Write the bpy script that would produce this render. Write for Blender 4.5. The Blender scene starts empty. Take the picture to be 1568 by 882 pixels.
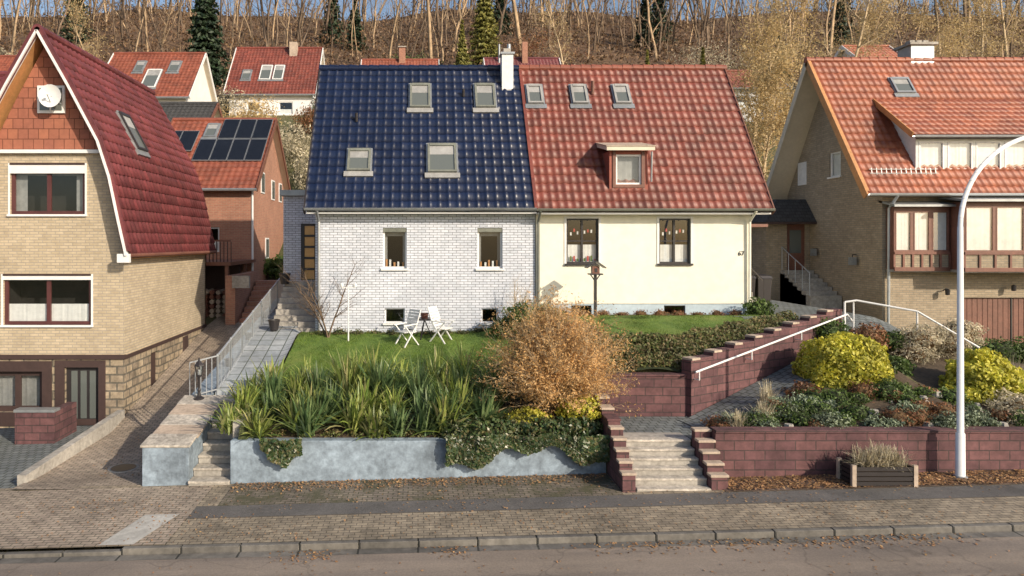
import bpy, math, random
import numpy as np
from mathutils import Vector
random.seed(7); R=np.random.default_rng(7)
D=bpy.data; S=bpy.context.scene
# ------------------------------------------------------------------ materials
def nm(name):
    m=D.materials.new(name); m.use_nodes=True; nt=m.node_tree
    return m,nt,nt.nodes['Principled BSDF'],nt.nodes.new,nt.links.new
def c4(c,f=1): return (c[0]*f,c[1]*f,c[2]*f,1)
def mixc(nt,a,b,fac,mode='MIX'):
    n=nt.nodes.new('ShaderNodeMix'); n.data_type='RGBA'; n.blend_type=mode
    for s,v in ((n.inputs[0],fac),(n.inputs[6],a),(n.inputs[7],b)):
        if hasattr(v,'links'): nt.links.new(v,s)
        else: s.default_value=v
    return n.outputs[2]
def noise(nt,scale,vec=None,detail=2,rough=.6):
    n=nt.nodes.new('ShaderNodeTexNoise'); n.inputs['Scale'].default_value=scale; n.inputs['Detail'].default_value=detail; n.inputs['Roughness'].default_value=rough
    if vec is not None: nt.links.new(vec,n.inputs['Vector'])
    return n.outputs[0]
def ramp(nt,fac,stops):
    n=nt.nodes.new('ShaderNodeValToRGB'); e=n.color_ramp.elements
    while len(e)<len(stops): e.new(.5)
    for i,(p,c) in enumerate(stops): e[i].position=p; e[i].color=c
    nt.links.new(fac,n.inputs[0]); return n.outputs[0]
def bump(nt,b,h,st,dist=.02,prev=None):
    n=nt.nodes.new('ShaderNodeBump'); n.inputs['Strength'].default_value=st; n.inputs['Distance'].default_value=dist
    nt.links.new(h,n.inputs['Height'])
    if prev is not None: nt.links.new(prev,n.inputs['Normal'])
    nt.links.new(n.outputs[0],b.inputs['Normal']); return n.outputs[0]
def dirt(nt,col,amt=.35,scale=.6,scale2=6):
    geo=nt.nodes.new('ShaderNodeNewGeometry').outputs['Position']
    a=ramp(nt,noise(nt,scale,geo,4,.7),[(.3,(1-amt,)*3+(1,)),(.7,(1+amt*.3,)*3+(1,))])
    b=ramp(nt,noise(nt,scale2,geo,2,.7),[(.3,(1-amt*.7,)*3+(1,)),(.7,(1+amt*.3,)*3+(1,))])
    c=mixc(nt,col,a,1.0,'MULTIPLY'); return mixc(nt,c,b,1.0,'MULTIPLY'),geo
def plain(name,c,rough=.7,amt=.25,s=.8,s2=9,bs=.2,bscale=40,metal=0):
    m,nt,b,N,L=nm(name); col,geo=dirt(nt,c4(c),amt,s,s2); L(col,b.inputs['Base Color'])
    b.inputs['Roughness'].default_value=rough; b.inputs['Metallic'].default_value=metal
    if bs: bump(nt,b,noise(nt,bscale,geo),bs,.01)
    return m
def brick(name,c1,c2,mo,w,h,ms=.012,rough=.85,amt=.3,bs=.6,off=.5,s=.5,moss=None):
    m,nt,b,N,L=nm(name); uv=N('ShaderNodeUVMap').outputs[0]
    br=N('ShaderNodeTexBrick'); L(uv,br.inputs['Vector']); br.inputs['Scale'].default_value=1
    br.inputs['Color1'].default_value=c4(c1); br.inputs['Color2'].default_value=c4(c2); br.inputs['Mortar'].default_value=c4(mo)
    br.inputs['Brick Width'].default_value=w; br.inputs['Row Height'].default_value=h; br.inputs['Mortar Size'].default_value=ms; br.inputs['Mortar Smooth'].default_value=.2
    br.offset=off
    col,geo=dirt(nt,br.outputs[0],amt,s)
    if moss is not None:
        f=ramp(nt,noise(nt,1.3,geo,5,.75),[(.48,(0,0,0,1)),(.62,(1,1,1,1))])
        col=mixc(nt,col,c4(moss),f)
    L(col,b.inputs['Base Color']); b.inputs['Roughness'].default_value=rough
    inv=N('ShaderNodeMath'); inv.operation='SUBTRACT'; inv.inputs[0].default_value=1; L(br.outputs['Fac'],inv.inputs[1])
    p=bump(nt,b,inv.outputs[0],bs,.012); bump(nt,b,noise(nt,50,geo),.25,.01,p); return m
def tilem(name,c1,c2,rough=.5,amt=.3,moss=0,coat=0,spec=.5):
    m,nt,b,N,L=nm(name); uv=N('ShaderNodeUVMap').outputs[0]
    fl=N('ShaderNodeVectorMath'); fl.operation='FLOOR'; L(uv,fl.inputs[0])
    wn=N('ShaderNodeTexWhiteNoise'); wn.noise_dimensions='2D'; L(fl.outputs[0],wn.inputs['Vector'])
    col=mixc(nt,c4(c1),c4(c2),wn.outputs['Value']); col,geo=dirt(nt,col,amt,.5,5)
    if moss:
        f=ramp(nt,noise(nt,2.5,geo,5,.8),[(.5,(0,0,0,1)),(.75,(moss,)*3+(1,))]); col=mixc(nt,col,(.06,.05,.035,1),f)
    L(col,b.inputs['Base Color']); b.inputs['Roughness'].default_value=rough; b.inputs['Specular IOR Level'].default_value=spec
    if coat: b.inputs['Coat Weight'].default_value=coat; b.inputs['Coat Roughness'].default_value=.25
    return m
def leafm(name,cols,trans=.25,rough=.6):
    m,nt,b,N,L=nm(name); g=N('ShaderNodeNewGeometry')
    n=len(cols); col=ramp(nt,g.outputs['Random Per Island'],[(i/(n-1) if n>1 else 0,c4(c)) for i,c in enumerate(cols)])
    f=ramp(nt,noise(nt,1.6,g.outputs['Position'],1),[(.3,(.6,.6,.6,1)),(.7,(1.25,1.25,1.25,1))]); col=mixc(nt,col,f,1.0,'MULTIPLY')
    L(col,b.inputs['Base Color']); b.inputs['Roughness'].default_value=rough
    t=N('ShaderNodeBsdfTranslucent'); L(col,t.inputs[0]); mx=N('ShaderNodeMixShader'); mx.inputs[0].default_value=trans
    L(b.outputs[0],mx.inputs[1]); L(t.outputs[0],mx.inputs[2]); L(mx.outputs[0],nt.nodes['Material Output'].inputs[0]); return m
def glassm():
    m,nt,b,N,L=nm('window_glass'); tr=N('ShaderNodeBsdfTransparent'); tr.inputs[0].default_value=(.9,.92,.92,1)
    gl=N('ShaderNodeBsdfGlossy'); gl.inputs['Roughness'].default_value=.02
    geo=N('ShaderNodeNewGeometry').outputs['Position']
    bp=N('ShaderNodeBump'); bp.inputs['Strength'].default_value=.04; L(noise(nt,2,geo),bp.inputs['Height']); L(bp.outputs[0],gl.inputs['Normal'])
    lw=N('ShaderNodeLayerWeight'); pw=N('ShaderNodeMath'); pw.operation='POWER'; L(lw.outputs['Facing'],pw.inputs[0]); pw.inputs[1].default_value=3
    ma=N('ShaderNodeMath'); ma.operation='MULTIPLY_ADD'; L(pw.outputs[0],ma.inputs[0]); ma.inputs[1].default_value=.7; ma.inputs[2].default_value=.10
    mx=N('ShaderNodeMixShader'); L(ma.outputs[0],mx.inputs[0]); L(tr.outputs[0],mx.inputs[1]); L(gl.outputs[0],mx.inputs[2]); L(mx.outputs[0],nt.nodes['Material Output'].inputs[0]); return m
GL=glassm()
def skyglass():
    m,nt,b,N,L=nm('roof_window_glass'); b.inputs['Base Color'].default_value=(.12,.135,.13,1); b.inputs['Roughness'].default_value=.08; b.inputs['Specular IOR Level'].default_value=.9; return m
SG=skyglass()
WB=brick('white_brick',(.70,.73,.82),(.58,.62,.71),(.22,.23,.27),.245,.083,.009,amt=.15)
CREAM=plain('cream_render',(.86,.83,.71),.85,.09,.4,4,.25,90)
PLINTH=plain('pale_blue_render',(.46,.56,.64),.85,.15)
BEIGE=brick('beige_brick',(.57,.47,.335),(.46,.375,.26),(.36,.32,.27),.25,.083,.011,amt=.17)
OCHRE=brick('ochre_brick',(.44,.35,.25),(.34,.27,.19),(.28,.25,.2),.25,.083,.012,amt=.22)
ORB=brick('orange_brick',(.46,.21,.14),(.38,.17,.12),(.4,.28,.2),.25,.083,.01,amt=.2)
STONE=brick('sandstone',(.50,.40,.28),(.30,.24,.18),(.17,.15,.12),.42,.24,.03,amt=.5,s=2)
PURP=brick('purple_block',(.175,.080,.082),(.115,.053,.060),(.07,.045,.045),.42,.2,.012,amt=.4,bs=.8,s=1.2)
TBLUE=tilem('blue_glazed_tile',(.006,.013,.045),(.010,.020,.062),.34,.2,0,0,.45)
TRED=tilem('red_tile',(.27,.070,.050),(.17,.046,.036),.5,.35,.5)
TRED2=tilem('rust_tile',(.34,.10,.06),(.24,.07,.045),.55,.35,.5)
TLEFT=tilem('dark_red_tile',(.22,.055,.060),(.14,.04,.045),.45,.35,.35)
TRIGHT=tilem('orange_red_tile',(.41,.12,.058),(.29,.08,.046),.5,.3,.35)
SHING=brick('red_shingle',(.40,.15,.09),(.33,.12,.08),(.15,.05,.03),.3,.3,.012,amt=.2)
WHITE=plain('white_paint',(.8,.8,.8),.4,.08,1,5,0)
WRENDER=plain('white_render',(.75,.75,.76),.85,.1)
GREY=plain('zinc_grey',(.36,.38,.40),.4,.2,1,5,0,metal=.5)
STEEL=plain('galvanised_steel',(.5,.53,.56),.4,.15,2,9,0,metal=.4)
DARK=plain('dark_frame',(.03,.026,.028),.4,.1,1,5,0)
BROWN=plain('brown_wood',(.20,.085,.06),.5,.3,1,12,.2)
MAROON=plain('maroon_frame',(.10,.035,.035),.4,.2,1,5,0)
DBROWN=plain('dark_brown_render',(.06,.035,.032),.7,.2)
OLIVE=plain('lead_flashing',(.20,.21,.18),.5,.25,2,9,0)
INT=plain('interior_dark',(.022,.019,.017),.9,.5,1.5,4,0)
CURT=plain('curtain',(.80,.80,.80),.8,.12,2,9,0)
CURTP=plain('curtain_dim',(.34,.34,.34),.8,.25,1,5,0)
ORANGEW=plain('larch_fascia',(.55,.27,.11),.6,.2,1,8,.1)
SOFF=plain('cream_soffit',(.7,.62,.5),.7,.1)
CONC=plain('concrete',(.44,.41,.37),.85,.4,1.2,9,.4)
CONCT=plain('worn_concrete_tread',(.54,.49,.43),.85,.45,1.5,12,.4)
CONCB=plain('shade_blue_concrete',(.30,.375,.46),.8,.5,1.3,7,.3)  # blue tint holds the walls' cool shade in the base colour
CAPM=plain('sandy_and_sunlit_cap',(.50,.40,.32),.8,.3,2,12,.3)  # sandy tone; on garden wall tops it doubles as painted sunlight
def asphm():
    m,nt,b,N,L=nm('asphalt_road'); col,geo=dirt(nt,c4((.30,.25,.21)),.25,.35,30)
    mp=N('ShaderNodeMapping'); mp.inputs['Scale'].default_value=(.12,1.6,1); L(geo,mp.inputs[0])
    f=ramp(nt,noise(nt,1,mp.outputs[0],4,.6),[(.35,(.74,.74,.76,1)),(.65,(1.08,1.06,1.03,1))]); col=mixc(nt,col,f,1.0,'MULTIPLY')
    v=N('ShaderNodeTexVoronoi'); v.feature='DISTANCE_TO_EDGE'; v.inputs['Scale'].default_value=.32
    nz=N('ShaderNodeVectorMath'); nz.operation='ADD'; n2=N('ShaderNodeTexNoise'); n2.inputs['Scale'].default_value=1.2; L(geo,n2.inputs['Vector']); L(geo,nz.inputs[0]); L(n2.outputs['Color'],nz.inputs[1]); L(nz.outputs[0],v.inputs['Vector'])
    cr=ramp(nt,v.outputs['Distance'],[(.0,(.5,.5,.5,1)),(.006,(1,1,1,1))]); col=mixc(nt,col,cr,.55,'MULTIPLY')
    L(col,b.inputs['Base Color']); b.inputs['Roughness'].default_value=.9; bump(nt,b,noise(nt,150,geo),.5,.01); return m
ASPH=asphm()
SIDEA=plain('asphalt_patch',(.15,.14,.135),.92,.4,.8,30,.4,150)
PAVE=brick('concrete_paver',(.41,.34,.25),(.30,.25,.19),(.13,.11,.085),.2,.1,.008,amt=.5,bs=.5)
PAVD=brick('mossy_paver',(.28,.23,.18),(.20,.165,.14),(.06,.065,.035),.2,.1,.010,amt=.45,bs=.5,moss=(.085,.08,.045))
DRIV=brick('pink_paver',(.48,.39,.31),(.37,.295,.24),(.13,.125,.09),.2,.1,.010,amt=.42,bs=.5)
PATH=brick('blue_grey_slab',(.42,.45,.48),(.31,.345,.38),(.10,.12,.10),.4,.4,.016,amt=.3,off=0)
PATH2=brick('dark_slab',(.22,.24,.245),(.165,.185,.195),(.06,.07,.055),.2,.2,.014,amt=.4,off=0.5)
KERB=brick('kerb_stone',(.20,.185,.165),(.15,.14,.13),(.05,.05,.045),1.0,5,.02,amt=.45,off=0)
SOIL=plain('soil',(.10,.07,.045),.95,.5,1.5,14,.8,25)
LITTERG=plain('gravel_with_leaves',(.20,.14,.11),.95,.6,2,40,.9,50)
def grassm():
    m,nt,b,N,L=nm('lawn_base'); geo=N('ShaderNodeNewGeometry').outputs['Position']
    c=ramp(nt,noise(nt,.9,geo,4,.7),[(.3,(.06,.115,.018,1)),(.5,(.12,.20,.035,1)),(.7,(.21,.25,.06,1))]); L(c,b.inputs['Base Color']); b.inputs['Roughness'].default_value=.95; bump(nt,b,noise(nt,60,geo),.8,.03); return m
LAWN=grassm()
def hillm():
    m,nt,b,N,L=nm('hillside'); geo=N('ShaderNodeNewGeometry').outputs['Position']
    a=ramp(nt,noise(nt,.25,geo,5,.75),[(.3,(.055,.034,.02,1)),(.5,(.125,.073,.042,1)),(.7,(.19,.12,.068,1))])
    g=ramp(nt,noise(nt,.3,geo,5,.75),[(.35,(.05,.07,.02,1)),(.65,(.15,.12,.06,1))])
    sx=N('ShaderNodeSeparateXYZ'); L(geo,sx.inputs[0]); mr=N('ShaderNodeMapRange'); mr.inputs[1].default_value=60; mr.inputs[2].default_value=72; L(sx.outputs[1],mr.inputs[0])
    L(mixc(nt,g,a,mr.outputs[0]),b.inputs['Base Color']); b.inputs['Roughness'].default_value=1; bump(nt,b,noise(nt,3,geo,4),.8,.3); return m
HILL=hillm()
# ------------------------------------------------------------------ mesh helpers
def empty(name):
    e=D.objects.new(name,None); S.collection.objects.link(e); return e
class MB:
    def __init__(s): s.v=[];s.f=[];s.m=[];s.mats=[]
    def mi(s,mat):
        if mat not in s.mats: s.mats.append(mat)
        return s.mats.index(mat)
    def poly(s,pts,mat):
        i=len(s.v); s.v+= [tuple(map(float,p)) for p in pts]; s.f.append(tuple(range(i,i+len(pts)))); s.m.append(s.mi(mat))
    def hexa(s,p,mat,skip=()):
        i=len(s.v); s.v+=[tuple(map(float,q)) for q in p]
        for k,f in enumerate(((0,3,2,1),(4,5,6,7),(0,1,5,4),(1,2,6,5),(2,3,7,6),(3,0,4,7))):
            if k in skip: continue
            s.f.append(tuple(i+j for j in f)); s.m.append(s.mi(mat))
    def box(s,x0,x1,y0,y1,z0,z1,mat):
        s.hexa([(x0,y0,z0),(x1,y0,z0),(x1,y1,z0),(x0,y1,z0),(x0,y0,z1),(x1,y0,z1),(x1,y1,z1),(x0,y1,z1)],mat)
    def bar(s,p0,p1,w,h,mat,up=(0,0,1)):
        p0=Vector(p0);p1=Vector(p1); d=(p1-p0).normalized(); up=Vector(up)
        if abs(d.dot(up))>.98: up=Vector((0,1,0))
        a=d.cross(up).normalized()*w/2; b=a.cross(d).normalized()*h/2
        s.hexa([p0-a-b,p0+a-b,p1+a-b,p1-a-b,p0-a+b,p0+a+b,p1+a+b,p1-a+b],mat)
    def cyl(s,p0,p1,r0,r1,mat,n=10,cap=True):
        p0=Vector(p0);p1=Vector(p1); d=(p1-p0).normalized(); a=d.orthogonal().normalized(); b=d.cross(a); i=len(s.v)
        for p,r in ((p0,r0),(p1,r1)):
            for k in range(n):
                t=2*math.pi*k/n; s.v.append(tuple(p+a*math.cos(t)*r+b*math.sin(t)*r))
        mi=s.mi(mat)
        for k in range(n): s.f.append((i+k,i+(k+1)%n,i+n+(k+1)%n,i+n+k)); s.m.append(mi)
        if cap: s.f.append(tuple(range(i,i+n))); s.f.append(tuple(range(i+n,i+2*n))); s.m+=[mi,mi]
    def tube(s,pts,r,mat,n=8):
        for a,b in zip(pts[:-1],pts[1:]): s.cyl(a,b,r,r,mat,n,True)
    def rev(s,c,prof,mat,n=14):
        for (r0,z0),(r1,z1) in zip(prof[:-1],prof[1:]):
            s.cyl((c[0],c[1],c[2]+z0),(c[0],c[1],c[2]+z1+1e-5),max(r0,.001),max(r1,.001),mat,n,False)
    def build(s,name,parent=None,bevel=0):
        me=D.meshes.new(name); me.from_pydata(s.v,[],s.f)
        for m in s.mats: me.materials.append(m)
        me.polygons.foreach_set('material_index',s.m)
        uv=me.uv_layers.new(name='UVMap').data; Z=Vector((0,0,1))
        for p in me.polygons:
            n=p.normal
            if abs(n.z)>.999: u=Vector((1,0,0)); v=Vector((0,1,0))
            else:
                u=Z.cross(n).normalized(); v=n.cross(u)
            for li in p.loop_indices:
                co=me.vertices[me.loops[li].vertex_index].co; uv[li].uv=(co.dot(u),co.dot(v))
        ob=D.objects.new(name,me); S.collection.objects.link(ob)
        if parent: ob.parent=parent
        if bevel:
            b=ob.modifiers.new('b','BEVEL'); b.width=bevel; b.segments=2; b.limit_method='ANGLE'
        return ob
def npmesh(name,V,F,mat,parent=None,uv=None,smooth=False):
    V=np.asarray(V,dtype=np.float32).reshape(-1,3); F=np.asarray(F,dtype=np.int32); k=F.shape[1]
    me=D.meshes.new(name); me.vertices.add(len(V)); me.vertices.foreach_set('co',V.ravel())
    me.loops.add(F.size); me.loops.foreach_set('vertex_index',F.ravel()); me.polygons.add(len(F))
    me.polygons.foreach_set('loop_start',np.arange(0,F.size,k,dtype=np.int32))
    me.polygons.foreach_set('loop_total',np.full(len(F),k,dtype=np.int32))
    me.update(calc_edges=True)
    if uv is not None:
        l=me.uv_layers.new(name='UVMap'); l.data.foreach_set('uv',np.asarray(uv,dtype=np.float32)[F.ravel()].ravel())
    if smooth: me.polygons.foreach_set('use_smooth',np.ones(len(F),dtype=bool))
    me.materials.append(mat); me.validate()
    ob=D.objects.new(name,me); S.collection.objects.link(ob)
    if parent: ob.parent=parent
    return ob
def roof(name,parent,prof,axis,a0,a1,mat,tw=.3,th=.34,amp=.035,step=.03,ns=6,edge=None):
    prof=np.array(prof,float); seg=np.diff(prof,axis=0); sl=np.hypot(seg[:,0],seg[:,1]); cs=np.r_[0,np.cumsum(sl)]; Lt=cs[-1]
    nc=max(2,round(Lt/th)); th=Lt/nc; nt_=max(1,round((a1-a0)/tw)); tw=(a1-a0)/nt_
    A=np.linspace(a0,a1,nt_*ns+1); ph=(A-a0)/tw; f=amp*(.5+.5*np.cos(2*np.pi*ph))**(1.3 if edge is None else edge)
    V=[];F=[];UV=[];i0=0
    def pt(s):
        h=np.interp(s,cs,prof[:,0]); z=np.interp(s,cs,prof[:,1]); k=min(len(seg)-1,np.searchsorted(cs,s+1e-6)-1); k=max(k,0)
        t=seg[k]/sl[k]; n=np.array([-t[1],t[0]]); 
        if n[1]<0:n=-n
        return h,z,n
    for c in range(nc):
        s0=c*th-(.03 if c else 0); s1=(c+1)*th
        tid=np.floor(ph+.5).astype(int); wob=R.normal(0,.004,nt_+3)[tid]
        for s,o,vv in ((s0,step,c+.02),(s1,0.0,c+.98)):
            h,z,n=pt(max(0,s)); 
            w_=wob if o else wob*.3
            hh=h+n[0]*(f+o+w_); zz=z+n[1]*(f+o+w_)
            P=np.stack([A,hh,zz],1) if axis=='x' else np.stack([hh,A,zz],1)
            V.append(P); UV.append(np.stack([ph*.9999,np.full_like(ph,vv)],1))
        h,z,n=pt(max(0,s0)); hh=h+n[0]*(f*.3-.01); zz=z+n[1]*(f*.3-.01)
        V.append(np.stack([A,hh,zz],1) if axis=='x' else np.stack([hh,A,zz],1)); UV.append(np.stack([ph*.9999,np.full_like(ph,c+.02)],1))
        n_=len(A); j=np.arange(n_-1)
        F.append(np.stack([i0+j,i0+j+1,i0+n_+j+1,i0+n_+j],1)); F.append(np.stack([i0+2*n_+j,i0+2*n_+j+1,i0+j+1,i0+j],1)); i0+=3*n_
    V=np.concatenate(V);UV=np.concatenate(UV);F=np.concatenate(F)
    return npmesh(name,V,F,mat,parent,UV,True)
def frame(o,u,n):
    return lambda a,z,d=0:(o[0]+u[0]*a+n[0]*d,o[1]+u[1]*a+n[1]*d,z)
def FY(y): return frame((0,y),(1,0),(0,1))
def FX(x,s=1): return frame((x,0),(0,1),(s,0))
def pbox(mb,P,a0,a1,z0,z1,d0,d1,mat):
    mb.hexa([P(a0,z0,d0),P(a1,z0,d0),P(a1,z0,d1),P(a0,z0,d1),P(a0,z1,d0),P(a1,z1,d0),P(a1,z1,d1),P(a0,z1,d1)],mat)
def wall(mb,P,a0,a1,z0,z1,holes,mat,rev=.14,rmat=None):
    xs=sorted({a0,a1}|{h[0] for h in holes}|{h[1] for h in holes}); zs=sorted({z0,z1}|{h[2] for h in holes}|{h[3] for h in holes})
    for xa,xb in zip(xs[:-1],xs[1:]):
        for za,zb in zip(zs[:-1],zs[1:]):
            cx=(xa+xb)/2;cz=(za+zb)/2
            if any(h[0]<cx<h[1] and h[2]<cz<h[3] for h in holes): continue
            mb.poly([P(xa,za),P(xb,za),P(xb,zb),P(xa,zb)],mat)
    rm=rmat or mat
    for h in holes:
        x0,x1,y0,y1=h[:4]
        mb.poly([P(x0,y0),P(x0,y0,rev),P(x0,y1,rev),P(x0,y1)],rm); mb.poly([P(x1,y0),P(x1,y1),P(x1,y1,rev),P(x1,y0,rev)],rm)
        mb.poly([P(x0,y1),P(x0,y1,rev),P(x1,y1,rev),P(x1,y1)],rm); mb.poly([P(x0,y0),P(x1,y0),P(x1,y0,rev),P(x0,y0,rev)],rm)
def window(mb,P,x0,x1,z0,z1,fm,rev=.14,mull=0,trans=None,curt='half',sill=None,fw=.06,deco=False,blind=0):
    d0,d1=rev-.07,rev
    pbox(mb,P,x0,x0+fw,z0,z1,d0,d1,fm);pbox(mb,P,x1-fw,x1,z0,z1,d0,d1,fm)
    pbox(mb,P,x0+fw,x1-fw,z0,z0+fw,d0,d1,fm);pbox(mb,P,x0+fw,x1-fw,z1-fw,z1,d0,d1,fm)
    for k in range(mull):
        x=x0+(x1-x0)*(k+1)/(mull+1); pbox(mb,P,x-fw*.55,x+fw*.55,z0+fw,z1-fw,d0,d1,fm)
    if trans: pbox(mb,P,x0+fw,x1-fw,trans-.02,trans+.02,d0+.005,d1-.005,fm)
    mb.poly([P(x0+fw,z0+fw,d0+.04),P(x1-fw,z0+fw,d0+.04),P(x1-fw,z1-fw,d0+.04),P(x0+fw,z1-fw,d0+.04)],GL)
    e=.9
    mb.poly([P(x0,z0,e),P(x1,z0,e),P(x1,z1,e),P(x0,z1,e)],INT)
    for q in ([(x0,z0),(x0,z1)],[(x1,z0),(x1,z1)],[(x0,z0),(x1,z0)],[(x0,z1),(x1,z1)]):
        (a,b),(c,d)=q; mb.poly([P(a,b,rev),P(c,d,rev),P(c,d,e),P(a,b,e)],INT)
    def cur(xa,xb,za,zb,mat,d=.02):
        n=max(4,int((xb-xa)/.06)); fd=[random.uniform(0,.012) for _ in range(n+1)]
        for k in range(n):
            ta=xa+(xb-xa)*k/n; tb=xa+(xb-xa)*(k+1)/n; da=rev+d+fd[k]; db=rev+d+fd[k+1]
            mb.poly([P(ta,za,da),P(tb,za,db),P(tb,zb,db),P(ta,zb,da)],mat)
    h=z1-z0; w=x1-x0
    if curt=='half': cur(x0+.02,x1-.02,z0+.03,z0+h*.42,CURT)
    if curt=='full': cur(x0+.02,x1-.02,z0+.03,z1-.03,CURT)
    if curt=='dim': cur(x0+.02,x1-.02,z0+.03,z1-.03,CURTP,.1)
    if curt=='sides':
        cur(x0+.02,x0+w*.17,z0+.03,z1-.03,CURTP,.1); cur(x1-w*.17,x1-.02,z0+.03,z1-.03,CURTP,.1); cur(x0+w*.17,x1-w*.17,z1-h*.2,z1-.03,CURTP,.1)
    if blind: pbox(mb,P,x0,x1,z1-blind,z1,-.01,d0,WHITE)
    if deco:
        for k in range(5):
            x=x0+w*(.15+.17*k)+random.uniform(-.02,.02); pbox(mb,P,x-.03,x+.03,z0+fw,z0+fw+.12+random.random()*.12,rev+.04,rev+.09,WHITE if k%2 else ORANGEW)
    if sill: pbox(mb,P,x0-.06,x1+.06,z0-.06,z0,-.07,.06,sill)
def skylight(mb,prof,t0,t1,x0,x1,fm=OLIVE,gm=SG,ax='x'):
    (h0,z0),(h1,z1)=prof; dh=h1-h0;dz=z1-z0;L=math.hypot(dh,dz); n=(-dz/L,dh/L)
    if n[1]<0:n=(-n[0],-n[1])
    def Q(x,t,o):
        h=h0+dh*t+n[0]*o; z=z0+dz*t+n[1]*o
        return (x,h,z) if ax=='x' else (h,x,z)
    def b(xa,xb,ta,tb,o0,o1,m): mb.hexa([Q(xa,ta,o0),Q(xb,ta,o0),Q(xb,tb,o0),Q(xa,tb,o0),Q(xa,ta,o1),Q(xb,ta,o1),Q(xb,tb,o1),Q(xa,tb,o1)],m)
    e=.07; f=e/L
    b(x0-.1,x1+.1,t0-.2/L,t0,0,.08,CURTP if fm is OLIVE else GREY)
    b(x0-.05,x0,t0,t1+.05/L,0,.09,GREY); b(x1,x1+.05,t0,t1+.05/L,0,.09,GREY); b(x0,x1,t1,t1+.06/L,0,.09,GREY)
    b(x0,x0+e,t0,t1,0,.15,fm);b(x1-e,x1,t0,t1,0,.15,fm);b(x0+e,x1-e,t0,t0+f,0,.15,fm);b(x0+e,x1-e,t1-f*1.5,t1,0,.16,fm)
    b(x0+e,x1-e,t0+f,t1-f*1.5,.05,.11,gm)
    b(x0+e,x1-e,t1-f*1.5-.3*(t1-t0),t1-f*1.5,.112,.116,CURTP)
# ------------------------------------------------------------------ foliage helpers
def leaves_at(name,P,Nn,size,mat,jit=.8,aspect=.5,parent=None,sv=.4,up=None):
    n=len(P); d=Nn+R.normal(0,jit,(n,3)); d/=np.linalg.norm(d,axis=1,keepdims=True)+1e-9
    r=R.normal(0,1,(n,3)) if up is None else R.normal(0,.4,(n,3))+np.array(up)
    t=np.cross(d,r); t/=np.linalg.norm(t,axis=1,keepdims=True)+1e-9; b=np.cross(d,t)
    s=(size*(1+R.uniform(-sv,sv,n)))[:,None]
    V=np.stack([P-b*s*.5,P+t*s*.5*aspect,P+b*s*.5,P-t*s*.5*aspect],1).reshape(-1,3)
    F=np.arange(n*4).reshape(n,4); return npmesh(name,V,F,mat,parent)
def blobpts(blobs,n,inner=.55,lump=.22):
    w=np.array([(b[3]*b[4]+b[4]*b[5]+b[3]*b[5]) for b in blobs]);w/=w.sum(); P=[];Nn=[]
    for b,k in zip(blobs,(w*n).astype(int)):
        d=R.normal(0,1,(k,3)); d/=np.linalg.norm(d,axis=1,keepdims=True)
        ph=R.uniform(0,6,6); l=np.sin(d[:,0]*5+ph[0])*np.sin(d[:,1]*6+ph[1])+np.sin(d[:,2]*7+ph[2]+d[:,0]*4)*.7+.5*np.sin(d[:,1]*13+ph[3])*np.sin(d[:,2]*12+ph[4])
        r=(inner+(1-inner)*R.uniform(0,1,k)**.5)*(1+lump*l*.6)
        P.append(np.array(b[:3])+d*r[:,None]*np.array(b[3:6])); Nn.append(d)
    return np.concatenate(P),np.concatenate(Nn)
def bush(name,blobs,n,size,mat,core=None,inner=.6,lump=.22,aspect=.55,jit=.7,up=None,zmin=None):
    P,Nn=blobpts(blobs,n,inner,lump)
    if zmin is not None: k=P[:,2]>zmin; P=P[k];Nn=Nn[k]
    e=empty(name); leaves_at('leaves',P,Nn,size,mat,jit,aspect,e,up=up)
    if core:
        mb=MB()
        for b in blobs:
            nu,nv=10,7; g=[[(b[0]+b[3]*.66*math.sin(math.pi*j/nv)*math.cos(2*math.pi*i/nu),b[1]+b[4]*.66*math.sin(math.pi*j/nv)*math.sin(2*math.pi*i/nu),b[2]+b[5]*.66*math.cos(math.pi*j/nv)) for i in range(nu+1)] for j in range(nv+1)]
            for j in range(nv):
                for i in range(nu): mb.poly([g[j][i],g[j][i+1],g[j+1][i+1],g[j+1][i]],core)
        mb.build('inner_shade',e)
    return e
def segmesh(segs,n=3):
    A=np.array(segs,dtype=float); p0=A[:,0:3];p1=A[:,3:6];r0=A[:,6:7];r1=A[:,7:8]
    d=p1-p0; d/=np.linalg.norm(d,axis=1,keepdims=True)+1e-9
    ref=np.where(np.abs(d[:,2:3])>.9,np.array([[1.,0,0]]),np.array([[0,0,1.]])); a=np.cross(d,ref); a/=np.linalg.norm(a,axis=1,keepdims=True); b=np.cross(d,a)
    rings=[]
    for p,r in ((p0,r0),(p1,r1)):
        for k in range(n):
            t=2*math.pi*k/n; rings.append(p+(a*math.cos(t)+b*math.sin(t))*r)
    V=np.stack(rings,1).reshape(-1,3); base=np.arange(len(A))[:,None]*(2*n)
    F=np.concatenate([base+np.array([[k,(k+1)%n,n+(k+1)%n,n+k]]) for k in range(n)]); return V,F
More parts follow.
